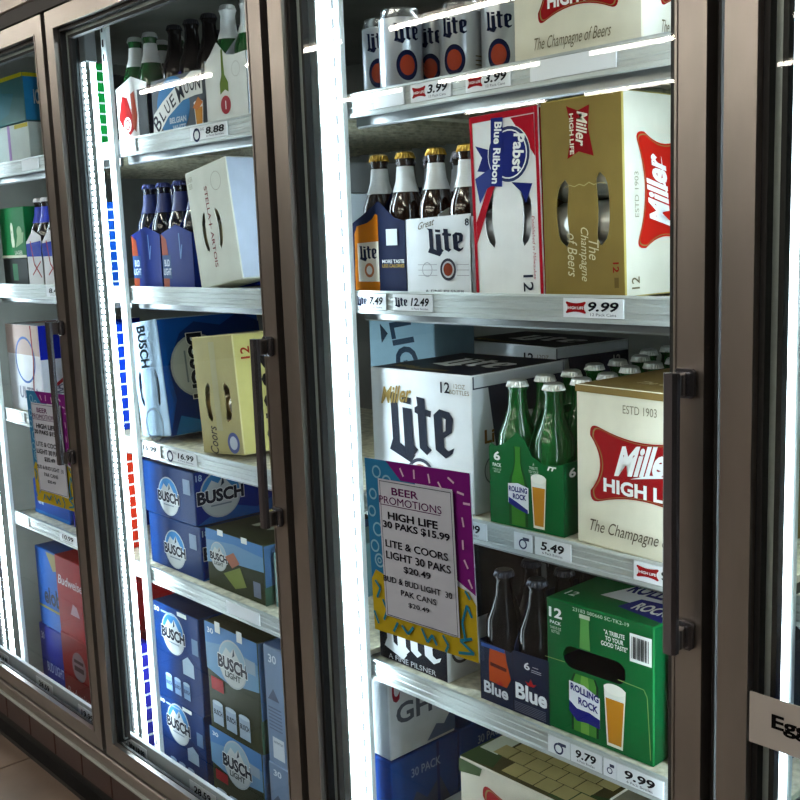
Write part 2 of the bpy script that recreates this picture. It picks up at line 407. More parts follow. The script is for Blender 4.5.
for r, y in enumerate((-2.0, -4.05, -6.15, -8.2)):
    for k in range(6):
        x = -7.8 + k * 1.75 + r * .12
        e = empty('ceiling_light', (x, y, 2.72), 'fluorescent strip light in the store ceiling, %s row from the cooler, %s from the left' % (names[r], ('first', 'second', 'third', 'fourth', 'fifth', 'sixth')[k]), 'ceiling light', 'store strip lights, %s row' % names[r])
        put('tube', tube, e); put('housing', hous, e)

# ------------------------------------------------------------ the setting: cooler case
W = .775; MUL = (-2 * W, -W, 0, W, 2 * W)
g = G(); g.box(-1.7, 1.7, 0, .08, 1.772, 1.80, BLACK); g.box(-1.7, 1.7, -.004, .08, 1.80, 1.845, FRAMEH, .003)
g.box(-1.7, 1.7, 0.01, .08, 1.845, 1.87, BLACK); g.box(-1.7, 1.7, -.004, .08, 1.87, 1.93, FRAMEH, .003); struct(g.build('trim_1'), 'brown metal header rail over the cooler doors')
g = G(); g.box(-9, 4, 0, .08, 1.93, 2.8, mat('header_wall', (92, 62, 54), .7, noise=.1)); g.box(1.7, 4, 0, .08, FZ, 1.93, wm); g.box(-9, -1.7, 0, .08, FZ, 1.93, wm); struct(g.build('wall_back'))
g = G(); g.box(-1.7, 1.7, -.004, .06, .104, .134, FRAMEH, .003); g.box(-1.7, 1.7, -.010, 0.0, .100, .107, ALU, .001); struct(g.build('trim_2'), 'metal sill under the cooler doors with bright worn lip')
g = G(); g.box(-1.7, 1.7, .03, .06, FZ, .104, BLACK)
bb = struct(g.build('baseboard_front'))
rm = mat('oxblood_base_tile', (46, 21, 18), .45, noise=.25, nscale=12, coat=.2); g = G(); g.box(0, .148, 0, .02, 0, .078, rm, .002); rme = g.mesh('tile')
for i in range(22): put('tile', rme, bb, (-1.68 + i * .152, .008, .02))
g = G(); g.box(-1.7, 1.7, .0, .03, FZ, -.028, mat('rubber_cove', (20, 18, 18), .6)); g.build('cove_strip', bb)
for i, mx in enumerate(MUL):
    g = G(); g.box(mx - .03, mx + .004, .045, .085, .10, 1.80, MULL, .004)
    for k in range(3): g.box(mx + .004, mx + .006, .05 + k * .011, .055 + k * .011, .10, 1.80, BLACK)
    g.box(mx - .002, mx + .002, .012, .045, .13, 1.78, BLACK)
    struct(g.build('trim_%d' % (i + 3)), 'black mullion post behind the door edges')
# cooler interior shell
g = G(); g.box(-1.75, 1.75, 1.35, 1.4, FZ, 1.95, WALLD); struct(g.build('wall_rear'), 'dark rear panel of the walk-in cooler')
g = G(); g.box(-1.75, 1.75, .08, 1.4, 1.86, 1.92, WALLD); struct(g.build('ceiling_cooler'))
g = G(); g.box(-1.8, -1.75, .08, 1.4, FZ, 1.92, WALLD); g.box(1.75, 1.8, .08, 1.4, FZ, 1.92, WALLD); struct(g.build('wall_side'))
g = G(); g.box(-1.75, 1.75, .07, 1.4, FZ, -.003, mat('cooler_deck', (90, 94, 96), .5, .3, noise=.2)); struct(g.build('floor_cooler'))

# doors
def door(n, mx, dx0, dx1):
    o = struct(empty('door_%d' % n, (mx, 0, .14), None, None)); z1 = 1.628; s = .037
    x0, x1 = .012, .767
    for a, b in ((x0, x0 + s), (x1 - s, x1)):
        g = G(); L = FRAME
        # mitred stile: outer face plus raised inner bead
        pts = [(a, 0), (b, s), (b, z1 - s), (a, z1)] if a == x0 else [(a, s), (b, 0), (b, z1), (a, z1 - s)]
        g.sheet([pts], L, t=.042)
        e = b - .003 if a == x0 else a
        g.box(e, e + .003, -.0015, 0.0, s, z1 - s, L)
        g.build('stile', o)
    for a, b in ((0, s), (z1 - s, z1)):
        g = G(); pts = [(x0, 0), (x1, 0), (x1 - s, s), (x0 + s, s)] if a == 0 else [(x0 + s, z1 - s), (x1 - s, z1 - s), (x1, z1), (x0, z1)]
        g.sheet([pts], FRAMEH, t=.042 if a else .016); e = b - .003 if a == 0 else a
        g.box(x0 + s, x1 - s, -.0015, 0, e, e + .003, FRAMEH); g.build('rail', o)
    # gasket: black border, bright spacer, black border round the glass pack
    g = G()
    def ringbox(i0, i1, y0, y1, m):
        a0, a1, c0, c1 = x0 + s + i0, x1 - s - i0, s + i0, z1 - s - i0; t = i1 - i0
        g.box(a0, a0 + t, y0, y1, c0, c1, m); g.box(a1 - t, a1, y0, y1, c0, c1, m); (g.box(a0 + t, a1 - t, y0, .016, c0, c0 + .003, m) if i0 < 0 else None); g.box(a0 + t, a1 - t, y0, y1, c1 - t, c1, m)
    ringbox(-.001, .007, .010, .040, BLACK); ringbox(.007, .0140, .0225, .030, ALU); ringbox(.0140, .020, .0225, .034, BLACK)
    g.build('gasket', o)
    g = G(); g.add([(x0 + s, .018, s), (x1 - s, .018, s), (x1 - s, .018, z1 - s), (x0 + s, .018, z1 - s)], [(0, 1, 2, 3)], GLASS); g.build('glass', o)
    # handle on the right stile
    g = G(); hx = x1 - .020; bar = [(-.0085, -.027), (-.0085, -.033), (-.005, -.037), (.005, -.037), (.0085, -.033), (.0085, -.027)]
    za, zb = .678, .992; vs = [(hx + px, py, z) for z in (za, za + .004, zb - .004, zb) for px, py in bar]
    fs = [(k * 6 + i, k * 6 + (i + 1) % 6, k * 6 + 6 + (i + 1) % 6, k * 6 + 6 + i) for k in range(3) for i in range(6)] + [tuple(range(5, -1, -1)), tuple(range(18, 24))]
    g.add(vs, fs, HANDLE)
    hd = g.build('handle', o); hd['label'] = 'dark chrome pull handle'
    for z in (za, zb - .028):
        g = G(); g.box(hx - .0075, hx + .0075, -.029, -.010, z + .001, z + .027, CHROME, .002); g.box(hx - .011, hx + .013, -.011, 0, z - .002, z + .030, HANDLE, .003); g.build('mount', hd)
    return o
for n, mx in enumerate(MUL[:-1]): door(n + 1, mx, 0, 0)

# LED lights and posts on the mullions
WHERE = ['leftmost post', 'post between the first and second doors', 'post between the second and third doors', 'post left of the right door']
BD = G(); led2 = mat('led_diode', (225, 245, 255), .4, emit=LED_POWER * 1.6)
for i in range(122): BD.box(.001, .012, .0755, .078, .01 + i * .0128, .01 + i * .0128 + .0075, led2)
bead = BD.mesh('diodes')
for i, mx in enumerate(MUL[:-1]):
    for sgn in (1, -1):
        if sgn == -1 and i == 0: continue
        e = empty('led_light', (mx, 0, .11), 'white vertical LED strip on the %s, %s side' % (WHERE[i], 'right' if sgn > 0 else 'hidden left'), 'light'); e.scale = (sgn, 1, 1)
        g = G(); q = .002 if sgn > 0 else .026
        g.box(q - .001, q + .018, .0855, .0895, 0, 1.58, ALU, .001); g.build('housing', e)
        g = G(); g.box(q + .001, q + .016, .0895 if sgn > 0 else .087, .103, .012, 1.568, LEDM, .002); g.build('diffuser', e)
        if sgn > 0:
            if i != 2:
                g = G(); g.box(.0005, .0175, .080, .0855, 0.0, 1.58, ALU, .001); g.build('lens_bar', e)
                d = put('diodes', bead, e, (.0035, .0035, 0)); d['kind'] = 'stuff'
            g = G(); g.box(-.006, .032, .074, .1, 1.565, 1.63, mat('grey_cap', (120, 124, 126), .5), .002); g.build('end_cap', e)
    g = G(); g.box(mx + .010, mx + .036, .122, .133, -.002, 1.855, WHITEP, .002)
    if i == 2: g.box(mx - .016, mx + .010, .1235, .127, -.002, 1.855, WHITEP)  # added white plate, saturates beside the LED to stand in for its glare
    for k in range(60): g.box(mx + .017, mx + .023, .1215, .1222, .03 + k * .03, .045 + k * .03, BLACK)
    struct(g.build('trim_%d' % (i + 8)), 'white slotted shelf upright beside the LED strip')

# ------------------------------------------------------------ shelves
Z1, Z2, Z3, Z4, Z0 = 1.508, 1.193, .848, .550, 0.0
ROWN = {Z1: 'top', Z2: 'second', Z3: 'third', Z4: 'fourth'}
BAYN = {-2 * W: 'left', -W: 'middle', 0: 'centre right', W: 'far right'}
def tags(parent, lst, y, zc, nm='price_tag', hh=.026):
    for t in lst:
        x, w, price, art = t[:4]
        g = G(); g.box(x, x + w, y - .0018, y, zc - hh / 2, zc + hh / 2, mat('tag_paper', (214, 218, 222), .4, coat=.3)); p = g.build(nm, parent)
        I = Ink(p, (x, y - .0018, zc - hh / 2), (1, 0, 0), (0, 0, 1), w, hh)
        if art == 'x':
            I.poly('logo', softcross(.22, .52, .34, .7), RED); I.text('lettering', 'HIGH LIFE', .22, .5, .26, .14, WHT, .02)
            if price: I.text('lettering', price, .68, .58, .5, .5, (14, 16, 24), .03, .2); I.text('lettering', '12 Pack Cans', .68, .18, .42, .14, (50, 52, 60))
        elif art == 'lite':
            I.lite('lettering', .22, .52, .34, .62, (20, 30, 60)); I.text('lettering', price, .7, .55, .46, .5, (14, 16, 24), .03, .2); I.text('lettering', '6 Pack Bottles', .7, .15, .42, .13, (50, 52, 60))
        elif art == 'round':
            I.ring('logo', .18, .38, .10, .035, (40, 50, 90)); I.text('lettering', 'ROLL ING', .26, .74, .26, .2, (60, 66, 90)); I.text('lettering', price, .68, .58, .5, .5, (14, 16, 24), .03, .1); I.text('lettering', '6 Pack Bottles', .68, .2, .46, .14, (50, 52, 60))
        elif art == 'plain':
            I.text('lettering', price, .5, .58, .66, .5, (14, 16, 24), .03, .1); I.text('lettering', '6 Pack Bottles', .5, .2, .56, .14, (50, 52, 60))
        elif art == 'logo':
            I.ring('logo', .5, .4, .22, .07, (50, 60, 100)); I.rect('logo', .5, .62, .85, .8, (70, 76, 100))
        elif art == 'blue':
            I.text('lettering', 'Natural', .55, .66, .6, .2, (30, 70, 160), .02, .3); I.text('lettering', 'ICE', .7, .34, .3, .2, (30, 50, 110), .02)
        I.flush()
def shelf(bay, z, desc, tg, x0=.017, x1=.765, d=.62):
    o = empty('cooler_shelf', (bay, .136, z), '%s shelf of the %s cooler bay, %s' % (ROWN[z], BAYN[bay], desc), 'shelf')
    g = G(); g.box(x0 + .004, x1, .012, d, -.012, -.001, GALV, .001)
    for k in range(19): g.box(x0 + .02 + k * .038, x0 + .026 + k * .038, .02, d - .01, -.019, -.012, GALV)
    g.build('deck', o)
    # extruded label channel with grooves
    prof = [(0, .008), (-.003, .008), (-.004, .0045), (-.001, .0035), (-.001, -.002), (-.0022, -.003), (-.0022, -.005), (-.001, -.006), (-.001, -.012), (-.0022, -.013), (-.0022, -.015), (-.001, -.016), (-.001, -.022), (-.004, -.0235), (-.004, -.029), (.002, -.030), (.006, -.026), (.006, .006)]
    g = G(); n = len(prof); vs = [(x, p[0], p[1]) for x in (x0, x1) for p in prof]
    g.add(vs, [(i, i + n, (i + 1) % n + n, (i + 1) % n) for i in range(n)] + [tuple(range(n)), tuple(range(2 * n - 1, n - 1, -1))], ALU); g.build('price_channel', o)
    g = G(); g.box(x0 + .006, x1 - .004, .022, .034, -.044, -.019, mat('support_bar_steel', (120, 122, 122), .3, .9), .003)
    g.build('support_bar', o)
    tags(o, tg, -.0022, -.0095)
    return o
shelf(0, Z1, 'holding silver cans and a cream carton', [(.10, .07, '', 'none'), (.185, .085, '3.99', 'x'), (.30, .085, '3.99', 'x'), (.42, .14, '', 'none'), (.655, .06, '', 'blue')])
shelf(0, Z2, 'holding six-packs and upright twelve-packs', [(.036, .074, '7.49', 'lite'), (.128, .09, '12.49', 'lite'), (.472, .098, '9.99', 'x')])
shelf(0, Z3, 'holding green bottles between two cartons', [(.245, .075, '11.99', 'plain'), (.375, .035, '', 'logo'), (.415, .065, '5.49', 'plain'), (.585, .1, '9.99', 'x')])
shelf(0, Z4, 'holding the green twelve-pack and dark blue six-pack', [(.434, .04, '', 'logo'), (.476, .055, '9.79', 'plain'), (.534, .022, '', 'logo'), (.557, .075, '9.99', 'plain'), (.69, .05, '', 'blue')])
shelf(-W, Z1, 'holding a blue basket pack and a white six-pack', [(.03, .08, '', 'none'), (.33, .13, '8.88', 'round')])
shelf(-W, Z2, 'holding blue six-packs and a leaning white carton', [])
shelf(-W, Z3, 'holding a blue carton and a tan carton', [(.03, .09, '16.99', 'plain'), (.14, .13, '16.99', 'round')])
shelf(-W, Z4, 'holding stacked flat blue cartons', [(.35, .12, '', 'none')])
shelf(-2 * W, Z1, 'holding small colourful cartons', [(.30, .1, '', 'none')])
shelf(-2 * W, Z2, 'holding a green carton and white six-packs', [(.38, .1, '8.49', 'plain')])
shelf(-2 * W, Z3, 'half hidden by the promotions sheet', [(.05, .12, '', 'none')])
shelf(-2 * W, Z4, 'beneath the promotions sheet, above the blue carton', [(.03, .1, '', 'none'), (.33, .1, '10.99', 'plain')])
shelf(W, Z2, 'just right of the door post', []); shelf(W, Z3, 'just right of the door post, bare front', [])
# label strips at the foot of each door
for i, mx in enumerate(MUL[:-1]):
    o = empty('label_strip', (mx, .047, .158), ['white price strip at the foot of the left bay', 'white price strip at the foot of the middle bay', 'white price strip at the foot of the centre right bay', 'white price strip at the foot of the far right bay'][i], 'price strip')
    g = G(); g.box(.02, .755, 0, .004, -.030, .022, mat('strip_white', (150, 156, 158), .35), .001); g.box(.02, .755, -.001, .008, .021, .0235, mat('strip_lip', (235, 240, 240), .3), .001); g.build('strip', o)
    tags(o, [(.03, .085, '18.99', 'lite'), (.30, .1, '28.59', 'plain'), (.55, .1, '19.99', 'plain')], 0, -.006, hh=.034)

# ------------------------------------------------------------ centre right bay, top shelf: cans and carton
CANW = 'silver can with red badge, '
CY = [(.044, .207, -5), (.115, .180, 25), (.125, .252, -14), (.203, .227, -14), (.268, .252, -10)]
cd_ = ['leftmost of the front row on the top shelf', 'second in the top shelf row, nearest the glass', 'third in the top shelf row', 'fourth in the top shelf row', 'fifth in the row beside the cream carton']
def lite_can(x, y, z, az, label, print_=True):
    o = tag(put('beer_can', can_mesh('silver', (178, 184, 192)), None, (x, y, z)), label, 'can', 'silver cans on the top shelf'); o.rotation_euler = (0, 0, math.radians(az + 38)); o.scale = (1.06, 1.06, 1.06)
    if print_:
        w = .13; I = Ink(o, (0, 0, 0), (1, 0, 0), (0, 0, 1), w, .121, wrap=.0326)
        I.lite('lettering', .5, .70, .30, .24, (22, 30, 60))
        I.ell('badge', .5, .32, .125, (26, 34, 70), .18); I.ell('badge', .5, .32, .085, (186, 84, 62), .12)
        for k in range(3): I.rect('badge', .74, .25 + k * .05, .86, .265 + k * .05, (120, 110, 80))
        I.rect('badge', .93, .28, 1.12, .5, (214, 218, 222))
        for k in range(6): I.rect('badge', .945 + k * .028, .3, .957 + k * .028, .48, (40, 42, 54))
        I.flush()
for (x, y, a), t in zip(CY, cd_): lite_can(x, y, Z1, a, CANW + t)
for k in range(4): lite_can(.0 + k * .071, .335 + k * .004, Z1, 10, 'silver beer can in the back row behind the printed cans, %s from the post' % ('first', 'second', 'third', 'fourth')[k], False)

def champagne(I, x, y, w, h, rot=0, c=(130, 122, 100)): I.text('lettering', 'The Champagne of Beers', x, y, w, h, c, 0, .4, rot=rot)
HLC = {'all': CREAM, 'front': CREAM, 'right': (232, 230, 218), 'top': (150, 130, 84), 'left': CREAM}
o, F = carton('cream carton with a red cross-shaped logo standing beside the silver cans', .368, .16, Z1, .212, .2, .235, HLC)
highlife(F['front'], .52, .46, .62, .50); champagne(F['front'], .48, .12, .6, .09); highlife(F['right'], .5, .46, .62, .5); champagne(F['right'], .5, .12, .6, .09); done(F)

# second shelf: six-packs
end = [(0, 0), (.133, 0), (.133, .118), (.106, .124), (.069, .152), (.034, .134), (.004, .120), (0, .118)]
o, I, R = carrier('navy six-pack carrier with an orange bottle picture at the left post, second shelf', -.002, .162, Z2, .133, .2, .118, NAVY, end, NAVY)
I.rot = 0
I.poly('bottle_picture', [(.03, .0), (.50, .0), (.50, 1.10), (.46, 1.12), (.4, 1.05), (.30, 1.0), (.1, .96), (.05, .85)], (232, 140, 32))
I.poly('bottle_picture', [(.10, .18), (.50, .18), (.50, .74), (.10, .72)], (232, 226, 214)); I.lite('lettering', .30, .58, .34, .22, (24, 34, 66)); I.ell('logo', .32, .34, .09, (224, 150, 110)); I.ell('logo', .32, .34, .055, WHT)
I.text('lettering', 'MORE TASTE', .77, .46, .40, .05, (220, 224, 230), .02); I.text('lettering', 'LESS CALORIES', .77, .40, .40, .045, (190, 160, 80), .02)
I.rect('label_patch', .66, .68, .86, .90, (196, 202, 206)); I.flush()
o, I, R = carrier('white six-pack carrier with black lettering between the navy carrier and the red-edged carton', .131, .162, Z2, .143, .2, .120, (208, 212, 216), [(0, 0), (.143, 0), (.143, .124), (0, .120)], (200, 204, 208), div=.14)
I.lite('lettering', .62, .70, .56, .36, (22, 28, 48)); I.text('lettering', 'Great', .34, .93, .26, .09, (110, 104, 90), .01, .4, slope=.2)
I.ring('logo', .66, .34, .12, .03, (60, 60, 70)); I.ell('logo', .66, .34, .07, (150, 70, 44)); I.ring('logo', .34, .34, .0 + .08, .01, (150, 152, 156)); I.text('lettering', 'A FINE PILSNER', .60, .06, .6, .04, (40, 44, 60)); I.text('lettering', '8', .96, .93, .06, .09, (30, 34, 50), .02)
for k in range(3): I.rect('logo', .2, .26 + k * .07, .5, .268 + k * .07, (150, 152, 156)); I.rect('logo', .8, .26 + k * .07, .98, .268 + k * .07, (150, 152, 156))
I.flush()
fill(-.002, .162, Z2, .133, .2, 'brown', 'gold-capped brown bottle', 'the navy carrier by the post', 1)
fill(.131, .162, Z2, .143, .2, 'brown', 'gold-capped brown bottle', 'the white lettered carrier', 1)
for r in range(2):
    for c in range(4): bottle('brownw', .030 + c * .066, .262 + r * .064, Z2, 'dull-capped brown bottle behind the gold caps, %s row, %s' % (('nearer', 'farther')[r], ('first', 'second', 'third', 'fourth')[c] + ' from the post'), 'dull-capped bottles on the second shelf')
for k in range(3): bottle('brownw', .06 + k * .07, .40, Z2, 'brown bottle standing deep in the second shelf, %s from the post' % ('first', 'second', 'third')[k], 'deep bottles on second shelf')

# red-edged carton on end with handle slots
w, d, h = .130, .2, .262
hl = [handle_slot(.26, .44, .055, .19, .05, 1), handle_slot(.77, .46, .055, .18, -.05, 1)]
hl = [handle_slot(.30, .44, .06, .17, .07, -1), handle_slot(.74, .44, .06, .17, .07, 1)]
o, F = carton('white carton with red edges and a blue ribbon badge, standing on end', .286, .16, Z2, w, d, h, {'all': (222, 224, 224), 'front': (222, 224, 224), 'top': (196, 30, 44), 'left': (222, 224, 224), 'right': (196, 30, 44)}, lean=-1.6, holes=hl)
I = F['front']; PR = (190, 26, 46); BL = (34, 44, 120)
for q in ([(0, 0), (.045, 0), (.045, 1), (0, 1)], [(.955, 0), (1, 0), (1, 1), (.955, 1)], [(.045, .965), (.955, .965), (.955, 1), (.045, 1)]): I.poly('border', q, PR)
I.poly('border', [(.95, .96), (.95, .74), (.62, .96)], PR); I.poly('border', [(.05, .30), (.05, .42), (.26, .62), (.42, .66), (.30, .56)], PR)
I.poly('badge', [(.08, .84), (.34, .80), (.34, .68), (.10, .70), (.18, .77)], BL); I.poly('badge', [(.06, .66), (.36, .72), (.36, .62), (.24, .60), (.12, .52)], (70, 84, 150)); I.poly('badge', [(.6, .62), (.9, .6), (.84, .54), (.8, .5), (.74, .56)], BL)
I.ell('badge', .58, .77, .31, WHT)
I.ell('badge', .58, .77, .30, (60, 70, 110)); I.ell('badge', .58, .77, .265, WHT); I.ell('badge', .58, .77, .25, BL)
I.text('lettering', 'Pabst', .72, .77, .20, .16, WHT, .03, rot=-97)
I.poly('badge', [(.47, .60), (.52, .97), (.34, .975), (.30, .61)], (38, 50, 130)); I.text('lettering', 'Blue Ribbon', .41, .785, .33, .11, WHT, .03, rot=-97)
I.text('lettering', 'Established in Milwaukee', .90, .26, .34, .04, PR, 0, .3, rot=-90); I.text('lettering', '12', .80, .07, .09, .14, (40, 44, 60), .01, rot=-90)
I.flush(); inner_cans(o, w, h, 4, (190, 192, 196), 'the red-edged carton')
# gold carton on end with handle slots
w, d, h = .137, .2, .268
hl = [handle_slot(.30, .43, .07, .17, .05, -1), handle_slot(.72, .44, .07, .18, .04, 1)]
o, F = carton('gold carton with two handle slots and sideways red logo, its right side cream', .4175, .16, Z2, w, d, h, {'all': (150, 130, 78), 'front': (150, 130, 78), 'right': (208, 206, 192), 'top': (196, 186, 150), 'edge': (206, 190, 120)}, lean=-1.2, holes=hl)
I = F['front']; I.rot = 0
I.poly('logo', [(.34, .96), (.48, .93), (.62, .95), (.60, .84), (.66, .70), (.48, .73), (.34, .70), (.40, .84)], (150, 26, 34))
I.text('lettering', 'Miller', .52, .84, .17, .13, (226, 220, 200), .02, .3, rot=-95); I.text('lettering', 'HIGH LIFE', .40, .82, .2, .05, (226, 220, 200), .02, rot=-90)
I.line('lettering', [(.30, .56), (.36, .57), (.42, .56), (.48, .57), (.54, .56), (.6, .575), (.66, .56), (.72, .57), (.8, .56)], .008, (190, 178, 130))
for t, x, l in (('The', .64, .10), ('Champagne', .52, .27), ('of Beers', .38, .22)): I.text('lettering', t, x, .22 + (.02 if l < .2 else 0), l, .12, (222, 212, 176), .0, .35, rot=-90)
I.text('lettering', '12', .90, .15, .05, .07, (150, 30, 34), .02, rot=-90); I.rect('lettering', .88, .05, .93, .10, (120, 100, 60)); I.flush()
inner_cans(o, w, h, 4, (196, 196, 190), 'the gold carton')
I = F['right']; I.rot = 90; I.c = (.47, .52)
for sc, c in ((1, (206, 50, 40)), (.96, GOLD), (.94, (206, 50, 40))): I.poly('logo', softcross(.47, .52, .76 * sc, .56 * sc), c)
I.text('lettering', 'Miller', .47, .59, .48, .18, WHT, .035, .4, slope=.12); I.poly('lettering', [(.40, .50), (.70, .56), (.52, .545)], WHT); I.text('lettering', 'HIGH LIFE', .47, .40, .66, .085, WHT, .035); I.rot = 0
I.text('lettering', 'ESTD 1903', .13, .5, .22, .045, (150, 146, 130), rot=90); I.text('lettering', '12', .10, .07, .06, .09, (120, 112, 90), .01, rot=90); I.flush()

# third shelf: white twelve-pack of bottles, green carrier, cream carton
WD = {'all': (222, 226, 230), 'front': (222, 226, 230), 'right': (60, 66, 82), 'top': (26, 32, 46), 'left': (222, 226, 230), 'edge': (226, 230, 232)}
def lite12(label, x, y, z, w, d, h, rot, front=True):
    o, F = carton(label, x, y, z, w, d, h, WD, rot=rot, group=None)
    I = F['front']
    if front:
        I.lite('lettering', .50, .58, .66, .52, (30, 38, 54)); I.text('lettering', 'Miller', .27, .81, .32, .13, (176, 150, 92), .02, .35, slope=.12); I.text('lettering', '12', .76, .90, .09, .08, (28, 32, 46), .02)
        I.text('lettering', '12OZ\nBOTTLES', .89, .895, .18, .075, (140, 124, 84), .0)
        I.ell('badge', .5, .20, .145, (60, 64, 80)); I.ell('badge', .5, .20, .12, WHT); I.ell('badge', .5, .20, .10, (206, 110, 74))
        for k in range(3): I.rect('lettering', .04, .24 - k * .03, .3, .243 - k * .03, (176, 178, 180)); I.rect('lettering', .70, .24 - k * .03, .96, .243 - k * .03, (176, 178, 180))
    T = F['top']; T.lite('lettering', .58, .52, .62, .42, (220, 222, 224)); T.text('lettering', 'Miller', .24, .14, .26, .1, (150, 132, 80), .02, .3)
    T.rect('lettering', .3, .06, .7, .11, (120, 104, 66))
    Rr = F['right']; Rr.rect('flap', .02, .91, .98, .99, (205, 210, 214)); Rr.poly('flap', [(.0, .0), (.30, .0), (.16, .9), (0, .9)], (205, 210, 214)); Rr.text('lettering', '12', .82, .84, .10, .08, (190, 194, 198), .02)
    Rr.lite('lettering', .58, .55, .5, .3, (200, 204, 208)); Rr.text('lettering', 'Li', .16, .55, .1, .1, (150, 110, 60), .03); Rr.ring('lettering', .2, .30, .10, .01, (120, 124, 130)); Rr.ring('lettering', .34, .26, .10, .01, (150, 154, 160))
    done(F); return o
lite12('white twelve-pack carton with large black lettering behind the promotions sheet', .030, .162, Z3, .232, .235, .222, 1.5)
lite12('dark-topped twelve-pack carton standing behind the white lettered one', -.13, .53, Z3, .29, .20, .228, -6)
def rock_art(I, s=1, right=False):
    pass
def bottle_pic(I, cx, y0, bw, hh, part='bottle_picture'):
    """printed green bottle: outline in fractions"""
    prof = [(1, 0), (1, .50), (.85, .60), (.5, .72), (.38, .80), (.36, .97), (.42, .985), (.40, 1.0)]
    for sc, c in ((1, (26, 84, 40)), (.72, (70, 140, 54))):
        pts = [(cx + bw / 2 * a * sc, y0 + hh * b) for a, b in prof] + [(cx - bw / 2 * a * sc, y0 + hh * b) for a, b in prof[::-1]]
        I.poly(part, pts, c)
    I.poly(part, [(cx - bw * .52, y0 + hh * .28), (cx - bw * .1, y0 + hh * .24), (cx + bw * .54, y0 + hh * .18), (cx + bw * .54, y0 + hh * .50), (cx, y0 + hh * .54), (cx - bw * .52, y0 + hh * .52)], (224, 226, 230))
    I.poly(part, [(cx - bw * .5, y0 + hh * .27), (cx - bw * .1, y0 + hh * .22), (cx + bw * .5, y0 + hh * .17), (cx + bw * .5, y0 + hh * .22), (cx, y0 + hh * .29), (cx - bw * .5, y0 + hh * .35)], (44, 48, 140))
    I.text('lettering', 'ROLLING', cx, y0 + hh * .46, bw * .96, hh * .07, (40, 44, 130), .04); I.text('lettering', 'ROCK', cx + bw * .08, y0 + hh * .37, bw * .7, hh * .07, (40, 44, 130), .04)
def glass_pic(I, cx, y0, gw, hh):
    I.poly('glass_picture', [(cx - gw * .36, y0), (cx + gw * .36, y0), (cx + gw * .5, y0 + hh), (cx - gw * .5, y0 + hh)], (222, 222, 214))
    I.poly('glass_picture', [(cx - gw * .30, y0 + hh * .05), (cx + gw * .30, y0 + hh * .05), (cx + gw * .42, y0 + hh * .8), (cx - gw * .42, y0 + hh * .8)], (216, 150, 48))
    I.ell('glass_picture', cx, y0 + hh * .97, gw * .5, (234, 232, 224), hh * .09)
GR = (14, 104, 52)
end = [(0, 0), (.141, 0), (.141, .108), (.134, .106), (.106, .102), (.083, .112), (.070, .134), (.056, .146), (.046, .138), (.030, .126), (.014, .120), (.004, .124), (0, .118)]
def rock6(label, x, y, rows, nm):
    o, I, R = carrier(label, x, y, Z3, .141, .2, .108, GR, end, (12, 84, 44), rot=1.5)
    if nm:
        bottle_pic(I, .40, .03, .26, 1.12); glass_pic(I, .68, .05, .20, .72)
        I.text('lettering', '6', .12, .98, .09, .13, WHT, .03); I.text('lettering', 'PACK', .12, .85, .12, .05, WHT, .02); I.text('lettering', 'TWELVE OZ\nBOTTLES', .12, .77, .12, .06, (190, 205, 190))
        I.text('lettering', 'A\nTRIBUTE\nTO YOUR\nTASTE', .62, .86, .13, .20, (205, 214, 204), .0); I.text('lettering', 'rr', .86, .92, .12, .06, WHT, .03, .3)
        R.text('lettering', '6', .10, .86, .08, .13, WHT, .03); R.flush()
    I.flush(); fill(x, y, Z3, .146, .2, 'green', 'silver-capped green bottle', 'the %s green carrier' % rows, 3)
rock6('green six-pack carrier printed with a bottle and a full glass, front of third shelf', .303, .160, 'front', True)
rock6('green six-pack carrier directly behind the front green one', .285, .375, 'second', False)
rock6('green six-pack carrier deepest of the three green ones', .245, .590, 'deepest', False)
o, F = carton('cream bottle carton with a large red cross-shaped logo and gold top', .467, .164, Z3, .215, .26, .227, {**HLC, 'top': (150, 128, 82), 'right': (150, 128, 82)}, rot=-4)
highlife(F['front'], .55, .52, .86, .54); F['front'].text('lettering', 'ESTD 1903', .52, .88, .26, .05, (130, 124, 108)); F['front'].text('lettering', 'The Champagne of Beers', .55, .12, .86, .10, (96, 86, 70), 0, .4)
F['front'].rect('gold_band', .0, .955, 1, .998, (150, 128, 82))
T = F['top']; T.poly('logo', [(.3, .42), (.95, .36), (1, .6), (.6, .66)], (150, 30, 36)); T.text('lettering', 'HIGH LIFE', .74, .52, .36, .08, (225, 218, 196), .02); T.text('lettering', 'The Champagne', .6, .22, .6, .10, (222, 212, 180), .01, .35); done(F)
# pale blue box standing at the back left
o, F = carton('pale grey-blue carton with sideways dark letters behind the white twelve-pack, at the post', -.13, .30, Z3, .14, .17, .31, {'all': (132, 158, 172)}, rot=18)
F['front'].text('lettering', 'LIGHT', .6, .62, .60, .34, (44, 60, 76), .03, rot=-80); F['front'].poly('lettering', [(.18, .9), (.3, .84), (.2, .78)], (40, 50, 60)); done(F)

